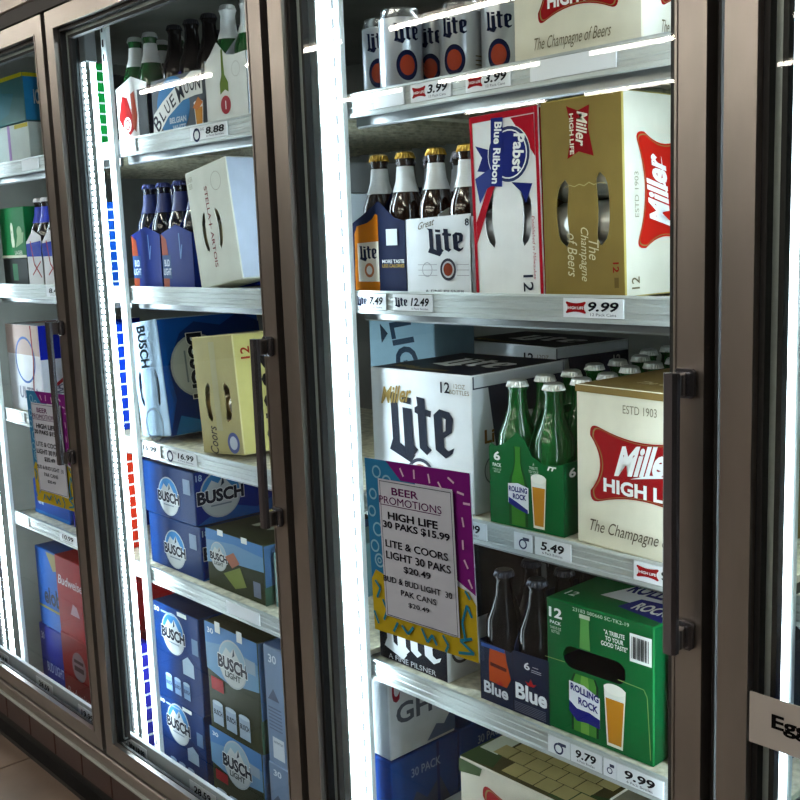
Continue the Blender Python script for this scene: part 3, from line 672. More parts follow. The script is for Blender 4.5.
# fourth shelf
o, F = carton('black twelve-pack carton with white lettering under the promotions sheet', .025, .162, Z4, .170, .26, .235, {'all': (24, 28, 38), 'front': (24, 28, 38), 'right': (26, 30, 38), 'top': (26, 30, 40)})
F['right'].rect('pale_panel', 0, 0, 1, .40, (206, 208, 206)); F['front'].lite('lettering', .5, .26, .86, .40, (222, 226, 230)); F['front'].text('lettering', 'A FINE PILSNER', .5, .04, .7, .04, (200, 204, 210)); F['right'].ell('badge', .14, .22, .10, (70, 70, 70)); F['right'].ell('badge', .14, .22, .08, WHT); F['right'].ell('badge', .14, .22, .06, (190, 110, 70)); done(F)
o, F = carton('dark carton with a round brown badge standing behind the navy six-pack', .198, .37, Z4, .165, .2, .235, {'all': (26, 26, 32)})
F['front'].ring('badge', .8, .80, .12, .02, (110, 104, 96)); F['front'].ell('badge', .8, .80, .07, (92, 60, 36)); F['front'].lite('lettering', .3, .6, .5, .4, (150, 154, 160)); done(F)
o, F = carton('black carton with white print standing deep behind the green twelve-pack', .37, .38, Z4, .2, .18, .235, {'all': (24, 26, 30)}); F['front'].lite('lettering', .5, .6, .7, .4, (120, 124, 130)); done(F)
LN = (28, 36, 62)
end = [(0, 0), (.142, 0), (.142, .102), (.071, .100), (.066, .094), (.003, .098), (0, .095)]
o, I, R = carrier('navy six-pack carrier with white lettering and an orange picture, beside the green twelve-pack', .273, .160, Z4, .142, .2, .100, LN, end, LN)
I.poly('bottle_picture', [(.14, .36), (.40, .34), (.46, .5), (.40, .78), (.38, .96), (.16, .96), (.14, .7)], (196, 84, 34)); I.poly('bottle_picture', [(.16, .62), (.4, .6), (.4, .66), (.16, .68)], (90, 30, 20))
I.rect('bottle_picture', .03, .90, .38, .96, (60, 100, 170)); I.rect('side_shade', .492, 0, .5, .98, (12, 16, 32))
I.text('lettering', 'Blue', .24, .24, .36, .2, (206, 212, 222), .03); I.text('lettering', 'Blue', .75, .38, .44, .26, (226, 230, 236), .035)
I.poly('leaf', [(.72, .56), (.75, .64), (.78, .56), (.83, .58), (.79, .52), (.71, .52), (.67, .58)], (190, 40, 44)); I.poly('leaf', [(.28, .38), (.31, .44), (.34, .38), (.37, .39), (.34, .35), (.27, .35), (.25, .39)], (190, 60, 44))
I.text('lettering', '6', .70, .83, .08, .12, (214, 218, 224), .02); I.rect('lettering', .76, .76, .9, .77, (170, 174, 184)); I.rect('lettering', .76, .79, .9, .80, (170, 174, 184)); I.rect('lettering', .78, .84, .86, .85, (170, 174, 184))
for k in range(6): I.rect('lettering', .52, .05 + k * .028, .96, .058 + k * .028, (110, 116, 138))
I.flush(); fill(.273, .160, Z4, .142, .2, 'dark', 'plain dark brown bottle', 'the navy lettered carrier', 3)
# green twelve pack with grip hole
w, d, h = .187, .19, .203
hole = [(.46 + (-.20 if math.cos(t) < 0 else .20) + .13 * math.cos(t) * .75, .595 - .06 * (math.copysign(1, math.cos(t))) * 0 + .085 * math.sin(t)) for t in [2 * pi * i / 24 for i in range(24)]]
o, F = carton('green twelve-pack carton with grip hole, printed bottle and full beer glass', .411, .160, Z4, w, d, h, {'all': GR, 'front': GR, 'right': (10, 84, 44), 'top': (16, 112, 58)}, holes=[hole])
I = F['front']
# printed bottle in two pieces, below and above the grip hole
prof = [(1, 0), (1, .60), (.8, .68)]
for sc, c in ((1, (16, 60, 34)), (.84, (84, 150, 66)), (.3, (130, 184, 92))): I.poly('bottle_picture', [(.375 + .13 * a * sc, .05 + .64 * b) for a, b in prof] + [(.375 - .13 * a * sc, .05 + .64 * b) for a, b in prof[::-1]], c)
I.poly('bottle_picture', [(.43, .69), (.42, .90), (.43, .925), (.33, .925), (.34, .90), (.33, .69)], (104, 166, 92)); I.rect('bottle_picture', .33, .915, .43, .945, (180, 190, 170))
I.poly('bottle_picture', [(.225, .42), (.37, .415), (.52, .36), (.52, .14), (.37, .15), (.225, .22)], (222, 226, 232)); I.poly('bottle_picture', [(.225, .27), (.30, .225), (.42, .225), (.52, .20), (.52, .13), (.40, .14), (.30, .13), (.225, .19)], (40, 44, 136))
I.text('lettering', 'ROLLING', .375, .365, .27, .055, (40, 44, 130), .04, slope=-.14); I.text('lettering', 'ROCK', .41, .28, .19, .055, (40, 44, 130), .04, slope=-.14)
glass_pic(I, .66, .04, .20, .44)
I.text('lettering', '12', .10, .90, .13, .075, WHT, .03); I.text('lettering', 'PACK', .10, .825, .11, .025, WHT, .02); I.text('lettering', 'TWELVE OZ\nBOTTLES', .10, .77, .11, .05, (200, 214, 200))
I.text('lettering', '"A TRIBUTE\nTO YOUR\nGOOD TASTE"', .66, .83, .24, .12, WHT, .012); I.barcode('barcode', .80, .72, .99, .92); I.text('lettering', '23183 080660 SC-TK2-19', .54, .975, .52, .026, (190, 205, 190))
for pts in ([(.0, .55), (.2, .555)], [(.7, .56), (.93, .55), (.96, .5), (.99, .06)]): I.line('crease', pts, .006, (150, 176, 110))
T = F['top']; T.poly('logo', [(.30, .3), (.42, .72), (.95, .8), (1, .3)], (222, 226, 232)); T.poly('logo', [(.55, .18), (1, .10), (1, .46), (.6, .42)], (44, 48, 140)); T.text('lettering', 'ROLLING', .66, .60, .52, .22, (40, 44, 130), .04); T.text('lettering', 'ROCK', .8, .28, .3, .16, WHT, .03); T.text('lettering', '12', .12, .18, .1, .1, WHT, .02); done(F)
o, F = carton('slim black and grey carton squeezed between the green twelve-pack and the door post', .622, .17, Z4, .10, .3, .17, {'all': (40, 46, 52), 'front': (50, 56, 64)})
F['front'].text('lettering', 'LAGER', .3, .72, .4, .2, (120, 126, 132), .01, rot=-90); F['front'].rect('label_patch', .02, .0, .4, .2, (200, 204, 206)); F['front'].text('lettering', '12 PK', .2, .1, .3, .1, (30, 30, 34), .02); done(F)

# bottom of the centre right bay
CB = (40, 78, 150)
for k in range(2):
    for q in range(2):
        o, F = carton('blue carton in the left stack under the fourth shelf, %s layer, %s' % (('bottom', 'upper')[k], ('nearest the door', 'behind')[q]), -.16, .165 + q * .178, Z0 + k * .176, .20, .172, .172, {'all': CB, 'right': (44, 86, 156)})
        I = F['right']; I.poly('artwork', [(.05, .05), (.35, .55), (.5, .42), (.7, .6), (.95, .1)], (70, 84, 110)); I.rect('artwork', .66, .0, .70, 1, (24, 50, 110)); I.text('lettering', '30 PACK', .5, .78, .44, .1, (150, 176, 206), .01); done(F)
o, F = carton('white carton with a red script letter and grey letters, on top of the blue stack', -.16, .165, Z0 + .352, .20, .165, .165, {'all': (176, 180, 184), 'right': (186, 188, 190)})
I = F['right']; I.text('lettering', 'C', .12, .82, .14, .34, (150, 30, 50), .03, .3); I.text('lettering', 'ors', .46, .86, .4, .22, (150, 30, 50), .03, .3); I.text('lettering', 'GHT', .5, .50, .80, .24, (84, 88, 96), .025); I.poly('artwork', [(.55, .04), (.7, .2), (.82, .16), (1, .36), (1, .04)], (90, 108, 140)); done(F)
o, F = carton('plain white-topped carton beneath the brick-patterned one', .052, .20, Z0, .60, .55, .235, {'all': (196, 200, 204), 'top': (214, 218, 222)}); done(F)
o, F = carton('cream carton with brick-patterned top, red logo and green corner, below the fourth shelf', .212, .168, .237, .262, .28, .188, {'all': (196, 188, 168), 'front': (198, 192, 176), 'top': (84, 78, 48), 'right': (110, 104, 84)}, rot=0)
highlife(F['front'], .62, .44, .84, .9); F['front'].poly('foliage', [(0, .86), (.18, .9), (.2, .98), (0, .99)], (70, 90, 56))
T = F['top']; T.poly('foliage', [(0, 0), (.26, .03), (.18, .22), (0, .3)], (62, 84, 50)); T.poly('foliage', [(.70, .02), (1, .02), (1, .22), (.8, .16)], (62, 84, 50)); T.rect('sticker', .02, .16, .17, .40, (206, 214, 200)); T.text('lettering', '30 PK', .84, .1, .16, .08, (220, 220, 190), .02); T.flush(); F['front'].flush()
g = G(); bk = card((196, 184, 130))
for r in range(7):
    for c in range(6):
        xx = .05 + c * .034 - (.017 if r % 2 else 0); yy = .012 + r * .036
        if (c == 0 and r < 1): continue
        g.box(xx, xx + .031, yy, yy + .033, .188, .1892, bk)
g.build('brick_print', o)['kind'] = 'stuff'
o, F = carton('royal blue carton right of the brick-topped one at the foot of the bay', .50, .19, .237, .2, .2, .15, {'all': (24, 60, 170), 'top': (40, 110, 180), 'right': (20, 40, 150)}); F['top'].rect('stripe', .0, .1, .3, .9, (150, 200, 220)); done(F)
o, F = carton('dark blue carton pair standing behind the brick-topped carton', .08, .47, .237, .26, .24, .20, {'all': (44, 78, 140)}); F['front'].rect('seam', .3, 0, .32, 1, (20, 40, 90)); done(F)

# promotions sheets on the door glass
def sheet(mx, label, x0, w=.2205, h=.270, z=.688):
    o = empty('promotions_sheet', (mx + x0, .0135, z), label, 'notice', None)
    o.rotation_euler = (0, math.radians(-1.9), 0)
    g = G(); g.box(0, w, -.0008, 0, 0, h, mat('sheet_paper', (196, 206, 222), .35, coat=.5)); p = g.build('paper', o)
    I = Ink(p, (0, -.0008, 0), (1, 0, 0), (0, 0, 1), w, h); B = (66, 142, 190); P_ = (132, 44, 136); Y = (206, 186, 60)
    I.poly('border', [(0, 0), (.2, 0), (.2, 1), (0, 1)], B); I.rect('border', .1, .86, .5, 1, B)
    I.poly('border', [(.22, 1), (1, 1), (1, .36), (.84, .42), (.84, .9), (.36, .9)], P_)
    I.poly('border', [(0, .0), (1, .0), (1, .31), (.94, .37), (.84, .39), (.8, .1), (.2, .12), (.14, .34), (.05, .36), (0, .30)], Y)
    r = random.Random(5)
    for cx, cy, q in ((.12, .93, .045), (.22, .88, .05), (.07, .80, .04), (.05, .70, .04), (.10, .60, .05), (.06, .50, .045), (.10, .42, .05)): I.ring('pattern', cx, cy, q, .013, (150, 200, 226))
    I.ring('pattern', .10, .42, .022, .010, (150, 200, 226))
    for cx, cy, a in ((.38, .95, 120), (.5, .95, 90), (.64, .94, 100), (.74, .91, 125), (.84, .95, 150), (.92, .89, 170), (.97, .84, 0), (.93, .74, 100), (.92, .62, 90), (.94, .52, 120), (.97, .42, 120)):
        a = math.radians(a); dx, dy = .03 * math.cos(a), .025 * math.sin(a); I.line('pattern', [(cx - dx, cy - dy), (cx + dx, cy + dy)], .014, (216, 186, 216))
    SQ = (52, 140, 170)
    for pts in ([(.90, .10), (.88, .2), (.93, .3), (.97, .24)], [(.05, .3), (.1, .26), (.06, .2)], [(.12, .2), (.16, .14), (.12, .08)], [(.3, .08), (.36, .04), (.42, .09)], [(.5, .1), (.55, .03), (.6, .08), (.64, .03)], [(.7, .1), (.75, .05), (.72, .01)], [(.84, .03), (.98, .05), (.86, .1), (.97, .13)], [(.22, .03), (.27, .09)], [(.93, .38), (.97, .34)], [(.03, .12), (.07, .05)]): I.line('pattern', pts, .020, SQ)
    I.rect('panel', .155, .115, .865, .90, (188, 196, 212))
    for q in ((.17, .12, .175, .89), (.845, .12, .85, .89), (.17, .12, .85, .124), (.17, .886, .85, .89)): I.rect('lettering', *q, (70, 74, 90))
    K = (34, 34, 44); I.text('lettering', 'BEER', .42, .84, .26, .042, (104, 36, 100), .02); I.text('lettering', 'PROMOTIONS', .46, .785, .60, .042, (104, 36, 100), 0); I.rect('lettering', .17, .755, .75, .759, (104, 36, 100))
    I.text('lettering', 'HIGH LIFE', .48, .700, .48, .044, K, .03); I.text('lettering', '30 PAKS $15.99', .505, .645, .64, .046, K, .03)
    I.text('lettering', 'LITE & COORS', .50, .54, .60, .042, K, .018); I.text('lettering', 'LIGHT 30 PAKS', .51, .475, .62, .044, K, .018); I.text('lettering', '$20.49', .50, .41, .26, .042, K, .018)
    I.text('lettering', 'BUD & BUD LIGHT  30', .49, .335, .66, .034, K, .012); I.text('lettering', 'PAK CANS', .50, .275, .34, .033, K, .012); I.text('lettering', '$20.49', .50, .215, .2, .030, K, .012)
    I.flush()
sheet(0, 'promotions sheet with blue, purple and yellow border on the centre right door', .192)
sheet(-2 * W, 'promotions sheet hanging behind the handle of the left door', .498)

# ------------------------------------------------------------ middle bay (second door)
bx = -W
o, I, R = carrier('white and red lettered carrier at the left end of the top shelf, middle bay', -.795, .165, Z1, .135, .2, .115, (214, 214, 212), [(0, 0), (.135, 0), (.135, .120), (.07, .14), (0, .12)], (60, 62, 66))
I.poly('artwork', [(.05, .5), (.2, .9), (.36, .85), (.5, .5), (.6, .3), (.4, .16), (.2, .3)], (190, 50, 50)); I.ell('artwork', .33, .36, .12, (222, 222, 220)); I.ring('artwork', .33, .36, .08, .02, (180, 40, 40)); I.poly('artwork', [(.48, .9), (.6, .95), (.66, .5), (.6, .2), (.5, .3)], (206, 110, 90)); I.rect('artwork', .7, 0, 1, .95, (66, 68, 70)); I.flush()
fill(-.795, .165, Z1, .135, .2, 'whitelab', 'white-labelled green bottle', 'the white and red carrier', 2)
o, I, R = carrier('dark basket pack with blue moon picture and slanted white banner', -.642, .165, Z1, .214, .18, .118, (78, 84, 92), [(0, 0), (.214, 0), (.214, .118), (0, .118)], (70, 60, 150), div=.14)
I.ell('moon', .40, .50, .30, (70, 140, 196), .5, 36)
I.poly('banner', [(.0, .10), (.10, .06), (.30, .34), (.58, .56), (.80, .60), (.93, .60), (.93, .97), (.76, 1.0), (.50, .84), (.22, .62), (.03, .42)], (208, 210, 208))
for ch, x, y, q, r_ in (('B', .09, .27, .30, 52), ('L', .20, .39, .22, 48), ('U', .30, .50, .22, 44), ('E', .40, .59, .22, 38), ('M', .54, .70, .30, 30), ('O', .66, .76, .22, 22), ('O', .76, .79, .22, 14), ('N', .86, .80, .24, 4)): I.text('lettering', ch, x, y, q * .36, q, (34, 38, 54), .012, rot=r_ * .8)
I.text('lettering', 'BELGIAN', .48, .26, .3, .10, (190, 210, 230), .03); I.text('lettering', 'WHITE', .50, .12, .24, .11, (190, 210, 230), .03); glass_pic(I, .86, .04, .16, .44); I.poly('glass_picture', [(.76, .40), (.86, .56), (.94, .46), (.84, .34)], (214, 130, 50)); I.flush(); R.flush()
for k in range(3): bottle('dark', -.60 + k * .066, .205, Z1 + .002, 'dark bottle standing in the blue moon basket pack, %s from the left' % ('first', 'second', 'third')[k], 'dark bottles in the blue moon basket')
for k in range(3): bottle('dark', -.60 + k * .066, .31, Z1 + .002, 'dark bottle in the back row of the blue moon basket pack, %s from the left' % ('first', 'second', 'third')[k], 'dark bottles in the blue moon basket')
for k in range(2): bottle('green', -.80 + k * .08, .40, Z1, 'plain green bottle deep behind the white-labelled bottles, %s of two' % ('left', 'right')[k], 'plain green bottles, top shelf middle bay')
end = [(0, 0), (.142, 0), (.142, .128), (.100, .126), (.075, .130), (.045, .156), (.02, .135), (0, .122)]
o, I, R = carrier('white six-pack carrier with printed green bottle and red emblem, top shelf middle bay', -.424, .160, Z1, .142, .2, .128, (204, 208, 206), end, (206, 214, 226))
I.poly('bottle_picture', [(.36, .45), (.56, .45), (.56, .62), (.48, .74), (.46, 1.1), (.42, 1.1), (.41, .74), (.36, .62)], (110, 134, 56)); I.poly('bottle_picture', [(.36, .2), (.6, .2), (.6, .46), (.48, .52), (.36, .46)], (206, 206, 200)); I.ell('emblem', .48, .30, .12, (176, 70, 80)); I.rect('emblem', .47, .24, .49, .36, WHT); I.ring('emblem', .76, .78, .1, .01, (176, 178, 176)); I.flush()
R.poly('emblem', [(.3, .7), (.4, .85), (.5, .7), (.46, .6), (.34, .6)], (200, 190, 90)); R.flush()
fill(-.424, .160, Z1, .142, .2, 'foil', 'white-foiled green bottle', 'the white carrier with the red emblem', 3)

for q, (x, nm) in enumerate(((-.775, 'left'), (-.645, 'right'))):
    o, I, R = carrier('blue six-pack carrier with orange side picture, %s of the two on the second shelf' % nm, x, .165, Z2, .127, .2, .118, (26, 50, 128), [(0, 0), (.127, 0), (.127, .118), (.064, .136), (0, .118)], (24, 50, 140))
    I.poly('bottle_picture', [(.02, .02), (.2, .02), (.24, .5), (.18, .9), (.02, 1.0)], (150, 74, 50)); I.rect('bottle_picture', .02, .2, .30, .62, (52, 84, 130)); I.text('lettering', 'BUD\nLIGHT', .17, .40, .24, .28, (200, 210, 226), .02); I.line('artwork', [(.6, 1.0), (.62, .55), (.68, .8)], .03, (120, 150, 200)); I.flush()
    fill(x, .165, Z2, .127, .2, 'blue', 'blue-necked dark bottle', 'the %s blue carrier' % nm, 2)
w, d, h = .154, .085, .238
hl = [handle_slot(.33, .46, .045, .17, .06, -1), handle_slot(.60, .46, .045, .17, .06, 1)]
o, F = carton('white carton with red sideways lettering and two handle slots, leaning left', -.486, .160, Z2 + .001, w, d, h, {'all': (206, 208, 200), 'front': (200, 204, 196), 'right': (196, 208, 226)}, lean=-9, holes=hl)
I = F['front']; I.text('lettering', 'STELLA', .455, .69, .28, .07, (140, 40, 60), .01, rot=-90); I.rect('lettering', .45, .47, .46, .55, (140, 40, 60)); I.rect('lettering', .41, .505, .50, .515, (140, 40, 60)); I.text('lettering', 'ARTOIS', .465, .30, .30, .07, (140, 40, 60), .01, rot=-90)
I.ring('emblem', .72, .84, .12, .008, (160, 160, 150)); I.text('lettering', 'LAGER\nBEER', .12, .90, .12, .1, (150, 148, 130)); done(F); inner_cans(o, w, h, 3, (170, 160, 120), 'the leaning white carton')
o, F = carton('small white carton with a pink round mark beside the door post, second shelf', -.335, .30, Z2, .13, .2, .18, {'all': (190, 200, 208)}); F['front'].ring('emblem', .6, .45, .3, .06, (200, 120, 140)); done(F)
o, F = carton('grey carton stacked on the small pink-marked one', -.34, .30, Z2 + .18, .13, .2, .06, {'all': (110, 112, 112)}); done(F)

def mountain(I, cx, cy, r, rot=0, light=False, sc=1.0):
    I.rot = rot; I.c = (cx, cy); k = I.w / I.h
    I.ell('logo', cx, cy, r, (160, 166, 168)); I.ell('logo', cx, cy, r * .93, (78, 150, 206) if not light else (150, 176, 190))
    I.poly('logo', circ(cx, cy, r * .93, r * .93 * k, 20, 190, 350)[::1] + [(cx + r * .9, cy + .0), (cx + r * .5, cy + r * .3 * k), (cx + r * .15, cy + r * .72 * k), (cx - r * .1, cy + r * .45 * k), (cx - r * .4, cy + r * .62 * k), (cx - r * .9, cy + .0)], (172, 176, 176))
    I.poly('logo', [(cx + r * .15, cy + r * .72 * k), (cx + r * .02, cy + r * .3 * k), (cx + r * .2, cy + r * .42 * k)], (40, 50, 70))
    I.text('lettering', 'BUSCH', cx, cy - r * .05 * k, r * 2.1 * sc, r * .62 * k, (206, 208, 206), .085)
    I.text('lettering', 'BUSCH', cx, cy - r * .05 * k, r * 2.1 * sc * .98, r * .56 * k, (28, 34, 48), .05)
    if light: I.text('lettering', 'LIGHT', cx, cy - r * .5 * k, r * 1.1, r * .26 * k, (50, 60, 60), .03)
    else: I.rect('lettering', cx - r * .5, cy - r * .48 * k, cx + r * .5, cy - r * .42 * k, (120, 130, 140))
    I.rot = 0
BUB = (30, 74, 150)
w, d, h = .13, .27, .262
hl = [handle_slot(.22, .42, .05, .16, .05, -1), handle_slot(.74, .42, .05, .16, .05, 1)]
o, F = carton('blue twelve-pack standing on end with a sideways round mountain logo', -.790, .165, Z3 + .004, w, d, h, {'all': BUB, 'front': (150, 170, 186), 'right': (30, 92, 176), 'top': (60, 90, 130)}, lean=-7, holes=hl)
I = F['front']; I.text('lettering', 'BUSCH', .45, .78, .36, .3, (90, 104, 116), .03, rot=-90); I.ring('emblem', .5, .1, .3, .02, (200, 206, 210)); I.flush()
I = F['right']; I.poly('artwork', [(.0, .0), (.1, .3), (.06, .6), (.2, .86), (.35, .95), (.6, .9), (.8, 1), (1, .9), (1, 0)], (22, 56, 120)); I.poly('artwork', [(.05, .0), (.12, .16), (.3, .1), (.42, .24), (.5, .0)], (60, 130, 190)); mountain(I, .345, .57, .265, -90); done(F)
inner_cans(o, w, h, 3, (170, 180, 190), 'the blue upright carton')
w, d, h = .155, .22, .245
hl = [handle_slot(.30, .44, .06, .17, .05, -1), handle_slot(.70, .44, .07, .17, .05, 1)]
TAN = (196, 186, 128)
o, F = carton('tan carton with two handle slots and sideways black script on its side', -.519, .160, Z3 + .002, w, d, h, {'all': TAN, 'front': (176, 166, 120), 'right': (216, 206, 140), 'top': (170, 164, 130), 'edge': (220, 210, 160)}, lean=-5, holes=hl)
I = F['front']; I.text('lettering', 'GOLDEN BEER', .48, .80, .26, .07, (150, 144, 110), rot=-90); I.text('lettering', 'Coors', .30, .12, .24, .2, (60, 56, 50), .01, .3, rot=90); I.ell('emblem', .78, .10, .14, (90, 100, 150)); I.ell('emblem', .78, .10, .09, (170, 176, 190)); I.rect('shade_strip', .42, .2, .56, .95, (168, 162, 128)); I.flush()
I = F['right']; I.text('lettering', '12', .12, .84, .10, .10, (170, 60, 40), .02, rot=90); I.text('lettering', 'CANS', .2, .86, .1, .04, (180, 110, 70), .0, rot=90); I.text('lettering', 'Coors', .52, .46, .84, .5, (24, 22, 22), .02, .35, rot=-90); I.flush()
inner_cans(o, w, h, 3, (180, 150, 90), 'the tan carton')

def busch_flat(label, x, y, z, rot=0):
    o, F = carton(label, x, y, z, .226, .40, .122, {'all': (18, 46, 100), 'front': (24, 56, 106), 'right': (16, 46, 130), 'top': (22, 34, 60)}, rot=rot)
    mountain(F['front'], .50, .42, .20); F['front'].rect('label_patch', .80, .56, .93, .84, (120, 136, 160)); I = F['right']; I.poly('artwork', [(0, 0), (.2, .3), (.4, .12), (.6, .34), (1, .1), (1, 0)], (40, 100, 170)); mountain(I, .165, .52, .135, 0, sc=1.1); I.text('lettering', '18', .03, .88, .04, .12, (170, 196, 220), .02); F['top'].rect('stripe', .1, .1, .5, .3, (40, 70, 120)); done(F)
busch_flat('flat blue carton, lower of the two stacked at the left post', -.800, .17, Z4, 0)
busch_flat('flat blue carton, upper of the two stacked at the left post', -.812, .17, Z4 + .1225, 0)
def busch_light(label, x, y, z, w, d, h, tall=False, tape=True):
    o, F = carton(label, x, y, z, w, d, h, {'all': (56, 66, 44), 'front': (48, 56, 38), 'right': (80, 112, 146), 'top': (52, 58, 40)})
    I = F['front']; I.poly('artwork', [(0, .56 if tall else .4), (.4, .5 if tall else .52), (1, .56), (1, 1), (0, 1)], (120, 158, 190)); I.poly('artwork', [(0, .8), (.5, .86), (1, .8), (1, 1), (0, 1)], (96, 144, 196))
    if tall:
        mountain(I, .52, .70, .27, 0, True); I.rect('sticker', .08, .38, .32, .50, (176, 44, 50)); I.text('lettering', '30', .12, .93, .12, .05, (210, 222, 232), .02); I.rect('label_patch', .78, .7, .96, .82, (140, 156, 170))
        for k in range(3):
            cx = .18 + k * .26; I.rect('can_picture', cx - .10, .06, cx + .10, .26, (156, 172, 190)); I.ell('can_picture', cx, .26, .10, (176, 190, 204), .022); I.text('lettering', 'BUSCH', cx, .17, .17, .05, (40, 50, 60), .03)
    else:
        mountain(I, .22, .56, .15, 0, True); I.poly('artwork', [(.34, .6), (.5, .72), (.6, .56), (.46, .44)], (176, 120, 100)); I.poly('artwork', [(.3, .3), (.6, .5), (.7, .2), (.5, .1)], (130, 140, 80)); I.rect('label_patch', .82, .1, .94, .36, (120, 128, 150))
    if tape:
        for t in (.28, .70): I.poly('tape', [(t - .05, .94), (t + .05, .94), (t + .05, 1.04), (t - .05, 1.04)], (200, 206, 204))
    F['right'].poly('artwork', [(0, 0), (1, 0), (1, .5), (0, .3)], (60, 84, 70)); F['right'].text('lettering', '30' if tall else '18', .2, .86, .12, .08, (200, 214, 224), .02); F['top'].text('lettering', 'BUSCH', .6, .4, .6, .3, (160, 168, 150), .04)
    done(F); return o
busch_light('flat green and pale blue carton with mountain logo, right of the stacked blue cartons', -.553, .172, Z4, .215, .30, .128)
o, F = carton('pale teal carton at the door post on the fourth shelf, middle bay', -.322, .185, Z4, .10, .3, .115, {'all': (120, 156, 160)}); F['front'].rect('stripe', .05, .1, .2, .9, (160, 190, 190)); done(F)
def busch30(label, x, y, z, w, d, h):
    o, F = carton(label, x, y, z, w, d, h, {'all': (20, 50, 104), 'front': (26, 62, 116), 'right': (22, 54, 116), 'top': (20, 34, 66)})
    I = F['front']; I.poly('artwork', [(0, 0), (1, 0), (1, .5), (.7, .62), (.3, .5), (0, .6)], (24, 54, 104)); mountain(I, .44, .73, .25); I.text('lettering', '30', .10, .93, .12, .05, (214, 224, 236), .02); I.rect('lettering', .2, .92, .5, .94, (150, 176, 204))
    I.poly('label_patch', [(.62, .36), (.86, .36), (.86, .5), (.74, .56), (.62, .5)], (160, 176, 190)); I.rect('label_patch', .85, .62, .98, .78, (110, 136, 166))
    for k in range(3):
        cx = .28 + k * .2; I.rect('can_picture', cx - .07, .10, cx + .07, .26, (130, 156, 186)); I.ell('can_picture', cx, .26, .07, (160, 180, 200), .02); I.text('lettering', 'BUSCH', cx, .18, .12, .04, (30, 50, 90), .03)
    I.rect('tape', .58, .955, .78, .998, (208, 212, 210)); F['top'].ell('logo', .6, .4, .2, (120, 132, 150)); done(F)
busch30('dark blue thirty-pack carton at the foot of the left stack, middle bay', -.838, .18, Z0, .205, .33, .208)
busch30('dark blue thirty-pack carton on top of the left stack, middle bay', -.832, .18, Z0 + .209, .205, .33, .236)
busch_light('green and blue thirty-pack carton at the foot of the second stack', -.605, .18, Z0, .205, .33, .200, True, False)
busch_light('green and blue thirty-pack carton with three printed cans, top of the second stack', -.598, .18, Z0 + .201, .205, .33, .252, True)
for k, (z, h) in enumerate(((0, .197), (.198, .262))):
    o, F = carton('silver-blue thirty-pack carton, %s of the two beside the door post' % ('lower', 'upper')[k], -.375 + .004 * k, .18, z, .20, .33, h, {'all': (112, 138, 172), 'front': (128, 146, 172), 'top': (110, 140, 190)})
    I = F['front']; I.text('lettering', '30', .16, .90, .14, .07, (206, 216, 230), .02); I.poly('artwork', [(.05, .55), (.25, .55), (.15, .65)], (90, 100, 120))
    for q in range(7): I.rect('lettering', .05, .30 + q * .03, .28, .31 + q * .03, (100, 112, 136))
    I.rect('label_patch', .10, .06, .30, .24, (190, 196, 204)); I.text('lettering', 'NUTRITION', .2, .2, .16, .02, (50, 56, 70), .01); done(F)

# ------------------------------------------------------------ left bay (first door)
def simple(label, x, y, z, w, d, h, cols, art=None, rot=0):
    o, F = carton(label, x, y, z, w, d, h, cols, rot=rot)
    if art: art(F)
    done(F)
def a1(F):
    I = F['front']; I.rect('band', 0, .9, 1, .98, (206, 196, 40)); I.poly('artwork', [(.1, .1), (.5, .2), (.7, .6), (.2, .7)], (70, 120, 130)); F['right'].rect('band', 0, .9, 1, .98, (206, 196, 40)); F['right'].text('lettering', 'ICE', .5, .5, .3, .3, (220, 226, 230), .02)
simple('blue and yellow carton on top of the pale one, top shelf of left bay', -1.49, .17, Z1 + .108, .20, .075, .122, {'all': (60, 120, 140), 'front': (70, 110, 110), 'right': (60, 150, 200), 'top': (206, 196, 40)}, a1)
simple('pale carton with yellow rim under the blue and yellow one', -1.49, .17, Z1, .21, .10, .105, {'all': (180, 192, 190), 'front': (176, 188, 186)}, lambda F: (F['front'].rect('band', .6, .88, 1, .98, (196, 186, 60)), F['front'].rect('band', .38, 0, .46, 1, (170, 140, 190))))
simple('dark carton behind the blue and yellow one', -1.30, .27, Z1, .1, .2, .225, {'all': (60, 62, 66)})
simple('red carton standing at the right end of the top shelf, left bay', -1.245, .19, Z1 + .09, .05, .15, .13, {'all': (190, 40, 48)})
simple('grey carton with a thin red stripe beneath the red one', -1.25, .19, Z1, .09, .15, .089, {'all': (150, 148, 146)}, lambda F: F['front'].rect('stripe', .1, 0, .2, 1, (180, 50, 60)))
def a2(F):
    I = F['front']; I.ell('artwork', .78, .5, .1, (150, 180, 140)); I.poly('artwork', [(.6, .2), (.9, .3), (.95, .5), (.7, .45)], (150, 180, 140)); I.text('lettering', 'a', .5, .45, .12, .5, (206, 216, 190), .05); I.rect('band', 0, .0, 1, .05, (200, 200, 180)); I.text('lettering', 'LAGER', .7, .1, .3, .08, (200, 210, 190), .01)
simple('green carton with pale bird artwork, second shelf of left bay', -1.52, .17, Z2 + .076, .163, .18, .134, {'all': (20, 120, 66), 'top': (60, 90, 60)}, a2)
simple('dark low carton supporting the green one', -1.52, .17, Z2, .162, .18, .075, {'all': (34, 38, 36)}, lambda F: F['front'].rect('stripe', .4, .2, .6, .8, (70, 120, 90)))

